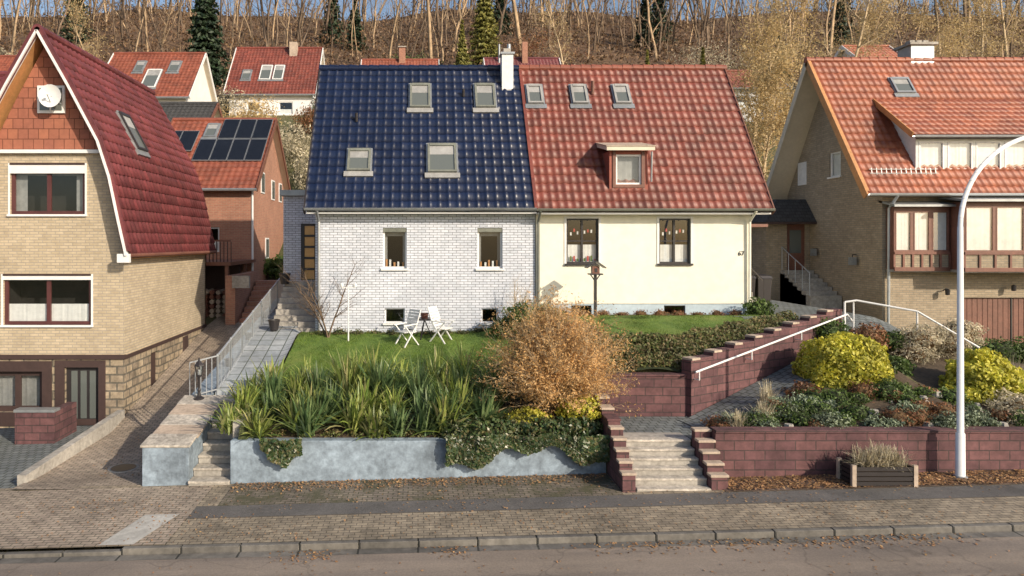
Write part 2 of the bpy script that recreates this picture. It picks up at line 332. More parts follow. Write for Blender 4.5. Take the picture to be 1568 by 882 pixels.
def gen_tree(h,r,levels=3,kids=(2,3),spread=.8,start=.3,upb=.25,lf=.5,tseg=7,wob=.06):
    segs=[]; tips=[]
    def grow(p,d,L,r,lev,first=False):
        ns=tseg if first else 4
        for i in range(ns):
            d=d+R.normal(0,wob if first else .16,3)+np.array([0,0,upb*.3 if not first else .02]); d/=np.linalg.norm(d)
            q=p+d*L/ns; ra=r*(1-.75*i/ns); rb=r*(1-.75*(i+1)/ns); segs.append((*p,*q,ra,rb))
            fr=(i+1)/ns
            if lev>0 and fr>(start if first else .2):
                for _ in range(R.integers(kids[0],kids[1]+1)):
                    v=R.normal(0,1,3); v-=d*v.dot(d); v/=np.linalg.norm(v)+1e-9
                    dd=d*(1-spread*.5)+v*spread; dd/=np.linalg.norm(dd)
                    grow(q,dd,L*lf*R.uniform(.6,1)*(1-.5*fr if first else .9),rb*.55,lev-1)
            p=q
        tips.append(p)
    grow(np.zeros(3),np.array([0,0,1.]),h,r,levels,True); return segs,np.array(tips)
# ------------------------------------------------------------------ terrain
def lerp(a,b,t): return a+(b-a)*np.clip(t,0,1)
def st(X): return .0268*np.clip(X,-40,40)-.04
def H(X,Y):
    X=np.asarray(X,float);Y=np.asarray(Y,float); s=st(X)
    zd=np.where(Y<19,s+.0*Y,lerp(s,1.65,(Y-19)/8.7)); zd=np.where(Y>27.7,1.65+(Y-27.7)*.12,zd); zd=np.where((X<-8.5)&(Y<27),np.minimum(zd,s),zd)
    up=lerp(2.2,2.78,(X-1.5)/3.2)
    g=np.where(Y<17.5,lerp(.8,1.4,(Y-14.6)/2.9),lerp(1.4,up,(Y-17.5)/3.6))
    p=np.where(Y<21.3,lerp(1.22,2.2,(Y-17.2)/4.1),lerp(2.2,2.9,(Y-21.3)/4.7))
    mid=np.where(X<-3.75,p,g); mid=np.where((X<-3.9)&(Y<17.2),s,mid)
    t=np.clip((X-6.4)/5.6,0,1); ly=16.46+3.2*t
    zp=.88+1.45*t
    upz=np.where(Y-ly<1.2,lerp(lerp(1.75,2.6,t),lerp(2.42,2.7,t),(Y-ly)/1.2),lerp(lerp(2.42,2.7,t),2.82,(Y-ly-1.2)/np.maximum(20.5-ly-1.2,.5)))
    gd=lerp(1.05,zp,(Y-14.1)/np.maximum(ly-1.45-14.1,.3))
    gd=np.where(X>12,lerp(1.05,lerp(2.3,1.5,(X-13)/5),(Y-14.1)/5),gd)
    rt=np.where(Y>ly,upz,np.where(ly-Y<1.45,zp-.04,gd)); rt=np.where(X>12,np.where(Y<19.1,gd,lerp(lerp(2.3,1.5,(X-13)/5),lerp(2.78,1.3,(X-14)/3.5),(Y-19.1)/2)),rt)
    rt=np.where((X<6.3)&(Y<16.46),.88,rt)
    rt=np.where((X<5.85)&(Y<14.5),s,rt)
    z=np.where(X<-5.2,zd,np.where(X<4.15,mid,rt))
    z=np.where(Y<np.where(X>5.85,14.22,14.55),s,z)
    back=np.where(X<-5.2,2.4,2.8)
    hill=2.75+(Y-30)*.45; hill=np.where(Y>135,50-(Y-135)*.25,hill)
    hill=hill+np.where(Y>40,np.sin(X*.09)*1.0+np.sin(X*.21+Y*.05)*.5,0)*np.clip((Y-60)/30,0,1)
    low=np.where(X<-5.2,lerp(z,hill,(Y-34)/16),np.where(Y>30,np.maximum(hill,2.8),z))
    z=np.where(Y>29,np.maximum(np.where(X<-5.2,np.minimum(np.maximum(low,1.6),np.maximum(hill,1.8)),low),1.2),z)
    return z
def grid(name,xs,ys,mat,off=0,hf=H,parent=None,mask=None):
    X,Y=np.meshgrid(xs,ys); Z=hf(X,Y)+off; V=np.stack([X,Y,Z],-1).reshape(-1,3); nx=len(xs);ny=len(ys)
    i,j=np.meshgrid(np.arange(nx-1),np.arange(ny-1)); a=(j*nx+i).ravel(); F=np.stack([a,a+1,a+nx+1,a+nx],1)
    if mask is not None:
        cx=V[F].mean(1); F=F[mask(cx[:,0],cx[:,1])]
    return npmesh(name,V,F,mat,parent,V[:,:2])
xs=np.unique(np.r_[np.linspace(-300,-40,20),np.arange(-40,-14,2),np.arange(-14,20,.2),np.arange(20,50,2),np.linspace(50,400,20)].round(3))
ys=np.unique(np.r_[np.linspace(-120,-10,8),np.linspace(-10,13,14),np.arange(13,31,.1),np.arange(31,60,1),np.arange(60,150,3),np.linspace(150,600,14)].round(3))
grid('ground',xs,ys,HILL,-.05)
lin=lambda a,b,s:np.linspace(a,b,max(2,int(round((b-a)/s))+1))
stf=lambda X,Y:st(X)
grid('road',lin(-60,60,2),lin(2,11.42,1),ASPH,0,stf)
grid('road_gutter',lin(-60,60,2),lin(11.27,11.47,.2),KERB,.004,stf)
grid('sidewalk',lin(-60,60,2),lin(11.6,14.6,.5),PAVE,.10,stf)
grid('asphalt_footway_strip',lin(-4.7,60,1),lin(12.7,13.27,.35),SIDEA,.106,stf)
kb=MB()
for i in range(-50,50):
    x0=i*1.0+.004;x1=x0+.992; z0=st(x0);z1=st(x1); a=.102 if x0>-5 or x0<-40 else .06
    kb.hexa([(x0,11.48,z0-.1),(x1,11.48,z1-.1),(x1,11.6,z1-.1),(x0,11.6,z0-.1),(x0,11.49,z0+a),(x1,11.49,z1+a),(x1,11.6,z1+a),(x0,11.6,z0+a)],KERB)
kb.build('kerb',None,.012)
grid('mossy_paving_strip',lin(-3.9,4.0,.5),lin(13.27,14.52,.3),PAVD,.107,stf)
grid('driveway_apron',lin(-9.5,-4.3,.5),lin(11.62,14.4,.3),DRIV,.108,stf)
grid('driveway',lin(-8.6,-5.25,.3),lin(14.4,30,.3),DRIV,.012,lambda X,Y:np.maximum(H(np.full_like(X,-7.),Y),st(X))+np.where(Y<15.5,(15.5-Y)/1.1*.09,0))
V=[(-5.45,11.62,0),(-4.85,11.62,0),(-4.5,12.9,0),(-5.15,12.9,0)]
npmesh('white_slab_patch',[(a,b,float(st(a))+.117) for a,b,c in V],[(0,1,2,3)],plain('pale_stone_slab',(.55,.53,.49),.8,.3),None,np.array([(a,b) for a,b,c in V]))
grid('garden_path',lin(-5.15,-3.75,.2),lin(17.15,26,.2),PATH,.02)
grid('leaf_strewn_gravel',lin(6.0,16,.5),lin(13.29,14.05,.3),LITTERG,.112,stf)
grid('lawn',lin(-3.7,4.6,.2),lin(17.0,21.75,.2),LAWN,.015)
lyf=lambda x:16.46+3.2*np.clip((x-6.4)/5.6,0,1)
grid('upper_lawn',lin(4.6,11.2,.2),lin(17.2,21.0,.2),LAWN,.02,H,None,lambda x,y:(y>lyf(x)+1.2)&(y<20.9))
grid('brick_landing',lin(4.3,6.5,.2),lin(14.55,16.4,.2),PATH2,.02,lambda X,Y:np.full_like(X,.88))
def ppath():
    V=[];F=[];UV=[]
    n=24
    for i in range(n+1):
        t=-.05+1.15*i/n
        x=6.4+5.6*t;y=16.3+3.2*t;z=.88+1.45*max(0,min(1,t))+.035
        for w in (0,1.25): V.append((x+.18*w,y-w*1.0-.1,z)); UV.append((i*.27,w))
    for i in range(n): F.append((2*i,2*i+2,2*i+3,2*i+1))
    npmesh('sloping_garden_path',V,F,PATH2,None,UV)
ppath()
grid('house_side_path',lin(9.5,14.5,.2),lin(19.5,27,.2),PATH2,.03,H,None,lambda x,y:(x>11.2)|(y<20.6)&(x+y>30))
grid('planting_bed',lin(-3.95,4.1,.2),lin(14.65,17.2,.2),SOIL,.012)
grid('rock_garden_bed',lin(6.1,20,.2),lin(14.3,19.2,.2),SOIL,.01,H,None,lambda x,y:(y<lyf(x)-1.5)|(x>12.1))
# ------------------------------------------------------------------ retaining walls / stairs
mb=MB(); mb.box(-3.99,4.0,14.5,14.75,-.4,.87,CONCB); mb.build('blue_retaining_wall',None,.015)
mb=MB(); mb.box(-5.86,-4.87,14.5,14.8,-.5,.72,CONCB)
mb.hexa([(-5.86,14.8,-.5),(-5.2,14.8,-.5),(-5.2,26,-.5),(-5.5,26,-.5),(-5.86,14.8,.72),(-5.2,14.8,.72),(-5.18,26,2.95),(-5.4,26,2.95)],CONCB)
mb.hexa([(-5.2,14.8,-.5),(-4.87,14.8,-.5),(-4.87,17.3,-.5),(-5.2,17.3,-.5),(-5.2,14.8,.72),(-4.87,14.8,.72),(-4.87,17.3,1.2),(-5.2,17.3,1.2)],CONCB)
for i in range(5):
    y=14.48+i*.55; z=.727+max(0,(y-14.8))*.19
    mb.hexa([(-5.9,y,z),(-4.84,y,z),(-4.84,y+.54,z+.1),(-5.9+.02,y+.54,z+.1),(-5.9,y,z+.05),(-4.84,y,z+.05),(-4.84,y+.54,z+.15),(-5.88,y+.54,z+.15)],CAPM if i%2 else CONCT)  # tan top strips put warm light into the wall top's colour
mb.build('side_retaining_wall',None,.01)
mb=MB()
for i in range(8):
    mb.box(-4.86,-4.0,14.45+i*.33,17.4,-.3 if i==0 else -.15+i*.17,-.15+.17*(i+1)-.0,CONC); mb.box(-4.862,-3.998,14.42+i*.33,14.74+i*.33,-.15+.17*(i+1)-.04,-.15+.17*(i+1)+.012,CONCT)
mb.build('concrete_garden_steps',None,.008)
mb=MB()
mb.box(-4.0,-3.82,14.75,17.2,0,1.2,CONC)
mb.build('step_cheek_wall')
mb=MB()
for i in range(6):
    z=.1+.135*i
    mb.box(4.3,5.76,13.42+i*.2,15,z-.05 if i else -.1,z+.135-.0,CONC); mb.box(4.302,5.758,13.395+i*.2,13.60+i*.2,z+.1,z+.147,CONCT)
mb.box(4.05,5.95,13.30,13.45,-.1,.125,CONC)
mb.build('front_garden_steps',None,.008)
mb=MB()
def pil(x0,x1,y0,y1,z1):
    mb.box(x0,x1,y0,y1,-.2,z1,PURP); mb.box(x0-.015,x1+.015,y0-.015,y1+.015,z1,z1+.05,CAPM)  # tan cap colour paints sunlight onto the stepped tops
for i in range(5): pil(5.77,6.1,13.42+i*.2,13.6+i*.2-.0,.46+i*.17)
for i in range(5): pil(4.02,4.28,13.42+i*.2,13.6+i*.2,.5+i*.17)
mb.box(4.02,4.28,14.43,14.9,-.2,1.3,PURP); mb.box(4.0,4.3,14.43,14.9,1.303,1.35,PURP)
for i in range(4): pil(4.02,4.28,14.92+i*.36,15.24+i*.36,1.42+i*.16)
mb.build('stepped_brick_flank_wall',None,.008)
mb=MB()
mb.box(6.12,22,14.05,14.3,-.2,1.16,PURP); mb.box(6.12,22,14.02,14.33,1.163,1.22,PURP)
mb.build('purple_block_retaining_wall',None,.01)
mb=MB()
mb.box(4.30,6.45,16.4,16.66,.3,1.86,PURP)
mb.box(4.30,6.45,16.37,16.69,1.863,1.91,PURP)
dx,dy=5.6/8,3.2/8
for i in range(8):
    x=6.45+dx*i;y=16.41+dy*i; zt=1.9+.125*i+.05
    mb.bar((x,y,.55+zt/2-.25),(x+dx,y+dy,.55+zt/2-.25),.28,1.0+(zt-1)*1.0,PURP)
    zt2=.55+zt/2-.25+(1.0+(zt-1))/2
    mb.bar((x+.02,y,zt2+.03),(x+.28,y+.15,zt2+.03),.30,.055,CAPM); mb.bar((x+.29,y+.155,zt2+.028),(x+dx,y+dy,zt2+.028),.29,.05,PURP)
mb.build('diagonal_stepped_retaining_wall',None,.008)
mb=MB()
a=Vector((6.55,16.1,2.02));b=Vector((12.1,19.25,3.05))
mb.cyl(a,b,.025,.025,WHITE); mb.cyl(b,b+Vector((.25,.1,-.25)),.025,.025,WHITE)
for t in (.02,.33,.66,.98):
    p=a.lerp(b,t); mb.cyl(p-Vector((0,0,.22)),p,.015,.015,WHITE); mb.cyl(p-Vector((0,0,.22)),p+Vector((-.06,.2,-.22)),.012,.012,WHITE,6)
mb.build('white_handrail')
mb=MB()
pts=[(12.0,19.2,2.2),(12.0,19.2,3.4),(12.3,19.15,3.45),(13.6,18.6,3.2),(14.8,18.0,2.3)]
mb.tube(pts,.028,WHITE); mb.cyl((13.6,18.6,1.9),(13.6,18.6,3.2),.025,.025,WHITE); mb.cyl((12.25,19.2,2.2),(12.25,19.2,3.45),.02,.02,WHITE)
mb.build('white_path_railing')
mb=MB(); a=Vector((-5.1,17.35,1.25));b=Vector((-5.1,26,2.95)); n=70
for i in range(n+1):
    p=a.lerp(b,i/n); mb.cyl(p+Vector((0,0,.1)),p+Vector((0,0,.95)),.009 if i%10 else .022,.009 if i%10 else .022,STEEL,6)
    if i%10==0: mb.cyl(p-Vector((0,0,.1)),p+Vector((0,0,1.0)),.022,.022,STEEL,6)
for h in (.1,.95): mb.bar(a+Vector((0,0,h)),b+Vector((0,0,h)),.04,.03,STEEL)
c=Vector((-5.1,17.35,1.25));d=Vector((-5.75,17.2,1.1))
for i in range(6):
    p=c.lerp(d,i/5); mb.cyl(p,p+Vector((0,0,.95)),.012,.012,STEEL,6)
mb.bar(c+Vector((0,0,.95)),d+Vector((0,0,.95)),.04,.03,STEEL); mb.bar(c+Vector((0,0,.1)),d+Vector((0,0,.1)),.04,.03,STEEL)
mb.build('ramp_railing')
# ------------------------------------------------------------------ semi-detached pair
Yw=21.8; EV=(21.35,6.1); RG=(24.8,11.38); RB=(28.25,6.1)
prof=[EV,RG]
def gable(mb,x,y0,y1,zl,yr,zr,mat): mb.poly([(x,y0,zl),(x,y1,zl),(x,yr,zr)],mat)
E=empty('white_brick_house'); mb=MB(); P=FY(Yw)
holes=[(-1.12,-.36,4.24,5.54),(1.9,2.7,4.24,5.54),(-1.06,-.42,2.5,2.97),(2.03,2.56,2.5,2.97)]
wall(mb,P,-3.275,3.74,1.6,6.25,holes,WB,.16)
wall(mb,FX(-3.275,1),21.8,27.8,1.6,6.25,[],WB); gable(mb,-3.275,21.8,27.8,6.25,24.8,11.2,WB)
mb.box(-3.2,3.7,27.7,27.8,1.6,6.2,WB)
for h in holes[:2]:
    for i in range(12):
        w=(h[1]-h[0]+.1)/12; x=h[0]-.05+i*w; pbox(mb,P,x+.004,x+w-.004,h[3],h[3]+.13,-.006,.01,WB)
mb.build('walls',E)
mb=MB()
window(mb,P,*holes[0],WHITE,.16,curt='sides',sill=WHITE,deco=True); window(mb,P,*holes[1],WHITE,.16,curt='sides',sill=WHITE,deco=True)
for h in holes[:2]: pbox(mb,P,h[0],h[1],h[3]-.13,h[3],.02,.09,OLIVE)
for h in holes[2:]: window(mb,P,*h,WHITE,.16,curt=None,mull=0,sill=WHITE,fw=.04)
mb.build('windows',E)
roof('tiled_roof',E,prof,'x',-3.55,3.68,TBLUE,.3,.345,.024,.02,8,5)
roof('tiled_roof_rear',E,[RB,RG],'x',-3.55,3.68,TBLUE,.3,.345)
mb=MB()
for t0,t1,x0,x1 in ((.68,.86,-.28,.43),(.68,.86,2.0,2.7),(.235,.38,-2.3,-1.55),(.225,.415,.32,1.26)): skylight(mb,prof,t0,t1,x0,x1)
mb.build('roof_windows',E)
mb=MB()
def ridge(x0,x1,y,z,mat,r=.13):
    n=int((x1-x0)/.36)
    for i in range(n):
        a=x0+(x1-x0)*i/n; b=x0+(x1-x0)*(i+1)/n+.03; mb.cyl((a,y,z-.02),(b,y,z-.035),r,r*.9,mat,12)
ridge(-3.58,3.62,24.8,11.42,TBLUE)
mb.poly([(-3.5,21.45,6.0),(3.7,21.45,6.0),(3.7,24.8,11.2),(-3.5,24.8,11.2)],DARK); mb.poly([(-3.5,28.15,6.0),(3.7,28.15,6.0),(3.7,24.8,11.2),(-3.5,24.8,11.2)],DARK)
mb.bar((-3.56,21.35,6.02),(-3.56,24.8,11.3),.05,.22,DARK); mb.bar((-3.56,28.25,6.02),(-3.56,24.8,11.3),.05,.22,DARK)
mb.cyl((-2.1,23.35,9.2),(-2.1,23.3,9.5),.05,.05,DARK); mb.cyl((1.6,24.0,10.2),(1.6,23.95,10.45),.05,.05,DARK)
mb.build('ridge_and_verge',E)
def gutter(x0,x1,y,z,mat=GREY,r=.075):
    n=7
    pr=[(y+r*math.cos(math.pi+math.pi*k/n),z+r*math.sin(math.pi+math.pi*k/n)) for k in range(n+1)]
    for a,b in zip(pr[:-1],pr[1:]): mb.poly([(x0,a[0],a[1]),(x1,a[0],a[1]),(x1,b[0],b[1]),(x0,b[0],b[1])],mat)
    mb.cyl((x0,y-r,z),(x1,y-r,z),.012,.012,mat,6)
mb=MB()
gutter(-3.55,3.7,21.28,6.14); mb.box(-3.5,3.72,21.36,21.8,5.98,6.03,WHITE)
mb.tube([(-3.15,21.28,6.08),(-3.15,21.7,5.75),(-3.15,21.72,2.2)],.045,GREY)
mb.build('gutter_and_downpipe',E)
mb=MB(); mb.box(2.98,3.38,24.2,24.65,10.3,11.75,WRENDER); mb.box(2.93,3.43,24.15,24.7,11.75,11.82,GREY); mb.box(3.05,3.31,24.3,24.55,11.82,11.98,CONC)
mb.cyl((3.25,24.4,11.9),(3.25,24.4,12.15),.07,.07,GREY); mb.build('chimney',E)
mb=MB(); PA=FY(24.6)
wall(mb,PA,-4.85,-3.28,2,6.75,[(-4.22,-3.62,3.7,5.75)],WB,.15); wall(mb,FX(-4.85,1),24.6,27,2,6.75,[],WB)
mb.box(-4.95,-3.3,24.4,27.1,6.75,6.95,GREY)
pbox(mb,PA,-4.22,-4.1,3.7,5.75,.05,.13,DARK);pbox(mb,PA,-3.74,-3.62,3.7,5.75,.05,.13,DARK)
AMB=plain('amber_glass',(.75,.42,.15),.2,.1)
for k in range(5):
    z=3.75+k*.4; pbox(mb,PA,-4.1,-3.74,z,z+.32,.08,.12,AMB); pbox(mb,PA,-4.1,-3.74,z+.32,z+.4,.05,.13,DARK)
for i in range(9): mb.box(-4.75,-3.3,21.9+i*.3,24.6,2.15+.17*i if i else 1.8,2.15+.17*(i+1),CONC)
mb.build('entrance_annex_and_steps',E,.005)
E=empty('cream_rendered_house'); mb=MB()
holes=[(4.74,5.77,4.4,5.84),(7.7,8.71,4.4,5.84)]; bh=[(4.9,5.55,2.72,3.06),(7.87,8.55,2.72,3.06)]
wall(mb,P,3.76,10.64,3.12,6.25,holes,CREAM,.14); P2=FY(Yw+.03); wall(mb,P2,3.76,10.61,1.8,3.12,bh,PLINTH,.14)
mb.poly([P(3.76,3.12),P(10.64,3.12),P2(10.64,3.12),P2(3.76,3.12)],CREAM)
wall(mb,FX(10.64,-1),21.8,27.8,1.8,6.25,[],CREAM); gable(mb,10.64,21.8,27.8,6.25,24.8,11.2,CREAM); mb.box(3.76,10.6,27.7,27.8,1.8,6.2,CREAM)
for h in holes:
    for (a,b,c,d) in ((h[0]-.07,h[0],h[2]-.06,h[3]+.07),(h[1],h[1]+.07,h[2]-.06,h[3]+.07),(h[0],h[1],h[3],h[3]+.07)): pbox(mb,P,a,b,c,d,-.02,.002,WHITE)
mb.build('walls',E)
mb=MB()
for h in holes: window(mb,P,*h,DARK,.14,mull=1,curt='half',sill=DARK,fw=.055,trans=5.12)
REDD=plain('red_ornament',(.5,.03,.03),.4,.1)
for k in range(8):
    x=4.88+k*.11; pbox(mb,P,x,x+.05,4.47,4.52+random.random()*.14,.117,.122,REDD if k%2 else LAWN)
for h in bh: window(mb,P2,*h,DARK,.14,curt=None,fw=.04)
for h in holes:
    for k in range(7): x=h[0]+.15+.11*k; pbox(mb,P,x,x+.05,5.3+.12*abs(math.sin(k*1.7)),5.4+.12*abs(math.sin(k*1.7)),.15,.17,REDD if k%2 else WHITE)
mb.build('windows',E)
roof('tiled_roof',E,prof,'x',3.72,11.12,TRED,.245,.345,.034,.03)
roof('tiled_roof_rear',E,[RB,RG],'x',3.72,11.12,TRED,.245,.345)
mb=MB()
for c in (4.1,5.66,7.15): skylight(mb,prof,.71,.853,c-.27,c+.27,CURTP)
mb.build('roof_windows',E)
mb=MB(); ridge(3.66,11.15,24.8,11.43,TRED2)
mb.poly([(3.7,21.45,6.0),(11.1,21.45,6.0),(11.1,24.8,11.2),(3.7,24.8,11.2)],BROWN); mb.poly([(3.7,28.15,6.0),(11.1,28.15,6.0),(11.1,24.8,11.2),(3.7,24.8,11.2)],BROWN)
mb.bar((11.12,21.35,6.0),(11.12,24.8,11.3),.04,.24,BROWN);mb.bar((11.12,28.25,6.0),(11.12,24.8,11.3),.04,.24,BROWN)
mb.bar((3.7,21.35,6.13),(3.7,24.8,11.42),.1,.09,TRED)
mb.cyl((6.15,24.05,10.3),(6.15,24.0,10.75),.06,.06,BROWN)
mb.build('ridge_and_verge',E)
mb=MB(); gutter(3.72,11.1,21.27,6.12,OLIVE); mb.box(3.76,11.05,21.36,21.8,5.96,6.01,WHITE)
mb.tube([(3.83,21.27,6.06),(3.83,21.7,5.75),(3.83,21.72,2.6)],.045,OLIVE); mb.tube([(10.55,21.27,6.06),(10.55,21.7,5.75),(10.55,21.72,2.8)],.04,CREAM)
mb.build('gutter_and_downpipe',E)
DRM=plain('dormer_red',(.33,.09,.06),.6,.25)
mb=MB(); PD=FY(21.75)
wall(mb,PD,6.1,7.32,6.6,8.0,[(6.3,7.12,6.92,7.88)],DRM,.1); mb.box(6.1,6.14,21.76,23.0,6.6,8.0,DRM); mb.box(7.28,7.32,21.76,23.0,6.6,8.0,DRM)
window(mb,PD,6.3,7.12,6.92,7.88,WHITE,.1,curt='dim',fw=.06)
for a,b,c,d in ((6.2,6.3,6.82,7.98),(7.12,7.22,6.82,7.98),(6.3,7.12,6.82,6.92)): pbox(mb,PD,a,b,c,d,-.03,0,BROWN)
mb.hexa([(5.95,21.5,7.98),(7.47,21.5,7.98),(7.47,23.1,8.32),(5.95,23.1,8.32),(5.95,21.5,8.1),(7.47,21.5,8.1),(7.47,23.1,8.44),(5.95,23.1,8.44)],SOFF)
mb.hexa([(5.93,21.48,8.102),(7.49,21.48,8.102),(7.49,23.1,8.445),(5.93,23.1,8.445),(5.93,21.48,8.13),(7.49,21.48,8.13),(7.49,23.1,8.47),(5.93,23.1,8.47)],CAPM)
mb.tube([(7.4,21.6,7.95),(7.4,21.65,7.0)],.03,GREY)
mb.build('dormer',E)
def text(s,loc,size,mat,parent,name):
    cu=D.curves.new(name,'FONT'); cu.body=s; cu.size=size; cu.extrude=.008; cu.materials.append(mat)
    o=D.objects.new(name,cu); o.location=loc; o.rotation_euler=(math.pi/2,0,0); S.collection.objects.link(o); o.parent=parent
text('67',(10.22,21.785,4.66),.2,DARK,E,'house_number')
mb=MB()
mb.box(10.66,11.6,24.5,24.6,2.7,5.6,CREAM); mb.box(10.66,11.9,23.2,24.7,5.6,5.7,BROWN)
for i in range(5): mb.box(10.7,11.5,22.6+i*.28,24.5,2.7,2.85+.17*i,CONC)
for i in range(5): mb.cyl((11.5,22.7+i*.35,2.8+.15*i),(11.5,22.7+i*.35,3.8+.17*i),.015,.015,DARK,6)
mb.bar((11.5,22.7,3.8),(11.5,24.2,4.5),.03,.03,DARK)
mb.build('side_entrance',E)
# ------------------------------------------------------------------ left house
E=empty('beige_brick_house'); xc=-10.88; P=FY(20.0); mir=lambda x:2*xc-x
mb=MB()
h1=(-12.15,-9.57,2.66,4.1)
wall(mb,P,mir(-8.61),-8.61,1.79,4.8,[h1],BEIGE,.14)
h2=(-11.95,-9.75,5.9,7.35)
wall(mb,P,mir(-9.5),-9.5,4.8,7.75,[h2],BEIGE,.14)
for f in (lambda x:x,mir):
    mb.poly([(f(-9.5),20,4.8),(f(-8.61),20,4.8),(f(-8.78),20,5.85),(f(-9.02),20,6.98),(f(-9.28),20,7.75),(f(-9.5),20,7.75)],BEIGE)
mb.poly([(-9.25,19.97,7.75),(-10.05,19.97,9.35),(xc,19.97,10.9),(mir(-10.05),19.97,9.35),(mir(-9.25),19.97,7.75)],SHING)
gh=[(-12.6,-11.0,.1,1.3),(-10.35,-9.35,-.35,1.42)]
wall(mb,P,mir(-8.61),-8.61,-.5,1.66,gh,STONE,.2); 
mb.box(mir(-8.61),-8.56,19.94,20.05,1.662,1.79,DBROWN)
P3=FY(19.985)
for a,b,c,d in ((-12.9,-12.6,0,1.6),(-11,-10.72,0,1.6),(-12.6,-11,1.3,1.6),(-12.6,-11.0,-.3,.1),(-10.62,-10.35,-.4,1.62),(-9.35,-9.15,-.4,1.62),(-10.35,-9.35,1.42,1.62)): pbox(mb,P3,a,b,c,d,-.02,.02,DBROWN)
Pc=FX(-8.61,-1)
wall(mb,Pc,20,27.7,-.5,1.72,[(22.0,22.7,-.3,1.5)],STONE,.25); wall(mb,Pc,20,27.7,1.722,4.85,[],BEIGE)
mb.box(-8.61,-8.56,20.06,27.7,1.66,1.76,DBROWN)
pbox(mb,Pc,22.0,22.7,-.3,1.5,.12,.2,DBROWN); pbox(mb,Pc,25,25.5,.9,1.6,-.03,.1,DBROWN)
mb.box(mir(-8.61),-8.61,27.6,27.7,0,4.8,BEIGE); mb.box(mir(-8.61),mir(-8.61)+.1,20.1,27.6,-.5,4.8,BEIGE)
mb.build('walls',E)
mb=MB()
window(mb,P,*h1,MAROON,.14,mull=1,curt='half',sill=WHITE,fw=.1,blind=.12,deco=True)
window(mb,P,*h2,MAROON,.14,mull=1,curt='sides',sill=WHITE,fw=.1,blind=.25)
for h in (h1,h2):
    pbox(mb,P,h[0]-.05,h[0],h[2]-.05,h[3]+.05,-.02,.0,WHITE);pbox(mb,P,h[1],h[1]+.05,h[2]-.05,h[3]+.05,-.02,0,WHITE); pbox(mb,P,h[0],h[1],h[3],h[3]+.06,-.03,0,DBROWN)
window(mb,P,*gh[0],DBROWN,.2,mull=1,curt='dim',fw=.15)
pbox(mb,P,-10.35,-9.35,-.35,1.42,.1,.16,DARK)
for k in range(3): pbox(mb,P,-10.2+k*.27,-10.02+k*.27,-.1,1.3,.09,.1,SG)
pbox(mb,P,-10.25,-9.45,-.3,-.12,.085,.1,DBROWN)
mb.box(-11.1,-10.3,19.9,20.02,8.9-.05,9.65,WHITE); mb.box(-11.02,-10.38,19.88,19.9,8.93,9.58,SG); mb.box(-10.72,-10.68,19.86,19.9,8.9,9.6,WHITE)
mb.box(mir(-9.2),-9.2,19.86,20.02,7.68,7.78,WHITE)
mb.build('windows_and_door',E)
mb=MB()
for i in range(6):
    r0=.33*i/6; r1=.33*(i+1)/6; f=lambda r: -.6*r*r
    mb.cyl((-10.55,19.62+f(r0),9.28),(-10.55,19.6199+f(r1),9.28),max(r0,.001),r1,WHITE,20,False)
mb.cyl((-10.55,19.6,9.1),(-10.55,19.4,9.3),.012,.012,GREY,6); mb.cyl((-10.55,19.36,9.3),(-10.55,19.44,9.3),.04,.04,WHITE,8); mb.cyl((-10.55,19.62,9.28),(-10.4,19.9,9.1),.02,.02,GREY,6)
mb.build('satellite_dish',E)
bp=[(-8.33,4.72),(-8.55,5.7),(-8.82,6.98),(-9.15,8.0),(-10.0,9.6),(xc,11.15)]
roof('tiled_roof',E,bp,'y',19.55,28.0,TLEFT,.28,.345,.038,.035)
roof('tiled_roof_far_side',E,[(mir(a),b) for a,b in bp],'y',19.55,28.0,TLEFT,.28,.345)
mb=MB()
for f in (lambda x:x,mir):
    for (a,b),(c,d) in zip(bp[:-1],bp[1:]):
        mb.bar((f(a)-.0,19.52,b-.02),(f(c),19.52,d-.02),.06,.16,WHITE,(0,1,0)); mb.bar((f(a),19.52,b+.1),(f(c),19.52,d+.1),.2,.05,TLEFT,(0,1,0))
        mb.poly([(f(a),19.55,b-.05),(f(c),19.55,d-.05),(f(c),28,d-.05),(f(a),28,b-.05)],ORANGEW)
n=22
for i in range(n): mb.cyl((xc,19.5+i*8.5/n,11.2),(xc,19.5+(i+1)*8.5/n+.03,11.19),.13,.12,TLEFT,10)
mb.box(-8.6,-8.33,19.7,27.9,4.62,4.66,ORANGEW); mb.box(-8.36,-8.33,19.6,27.95,4.6,4.74,ORANGEW)
mb.cyl((-8.28,19.6,4.7),(-8.28,27.9,4.68),.06,.06,BROWN)
mb.box(-8.6,-8.25,19.5,19.62,4.5,4.75,WHITE)
mb.build('verge_and_ridge',E)
mb=MB(); skylight(mb,[(-9.15,8.0),(-10.0,9.6)],.05,.8,22.2,23.0,DARK,SG,'y'); mb.build('roof_window',E)
mb=MB(); mb.hexa([(-8.75,14.9,-.3),(-8.55,14.9,-.3),(-8.55,19.9,-.3),(-8.75,19.9,-.3),(-8.75,14.9,0.0),(-8.55,14.9,0.0),(-8.55,19.9,.2),(-8.75,19.9,.2)],CONC)
mb.build('low_kerb_wall')
mb=MB(); mb.box(-10.75,-9.7,18.2,18.45,-.4,.55,PURP); mb.box(-10.77,-9.68,18.17,18.48,.55,.62,GREY); mb.box(-9.95,-9.7,18.46,19.4,-.4,.55,PURP); mb.box(-13.5,-10.77,17.0,17.2,-.4,.1,DBROWN); mb.build('forecourt_wall')
grid('forecourt_paving',lin(-16,-8.76,.5),lin(14.5,19.95,.5),PATH2,.02)
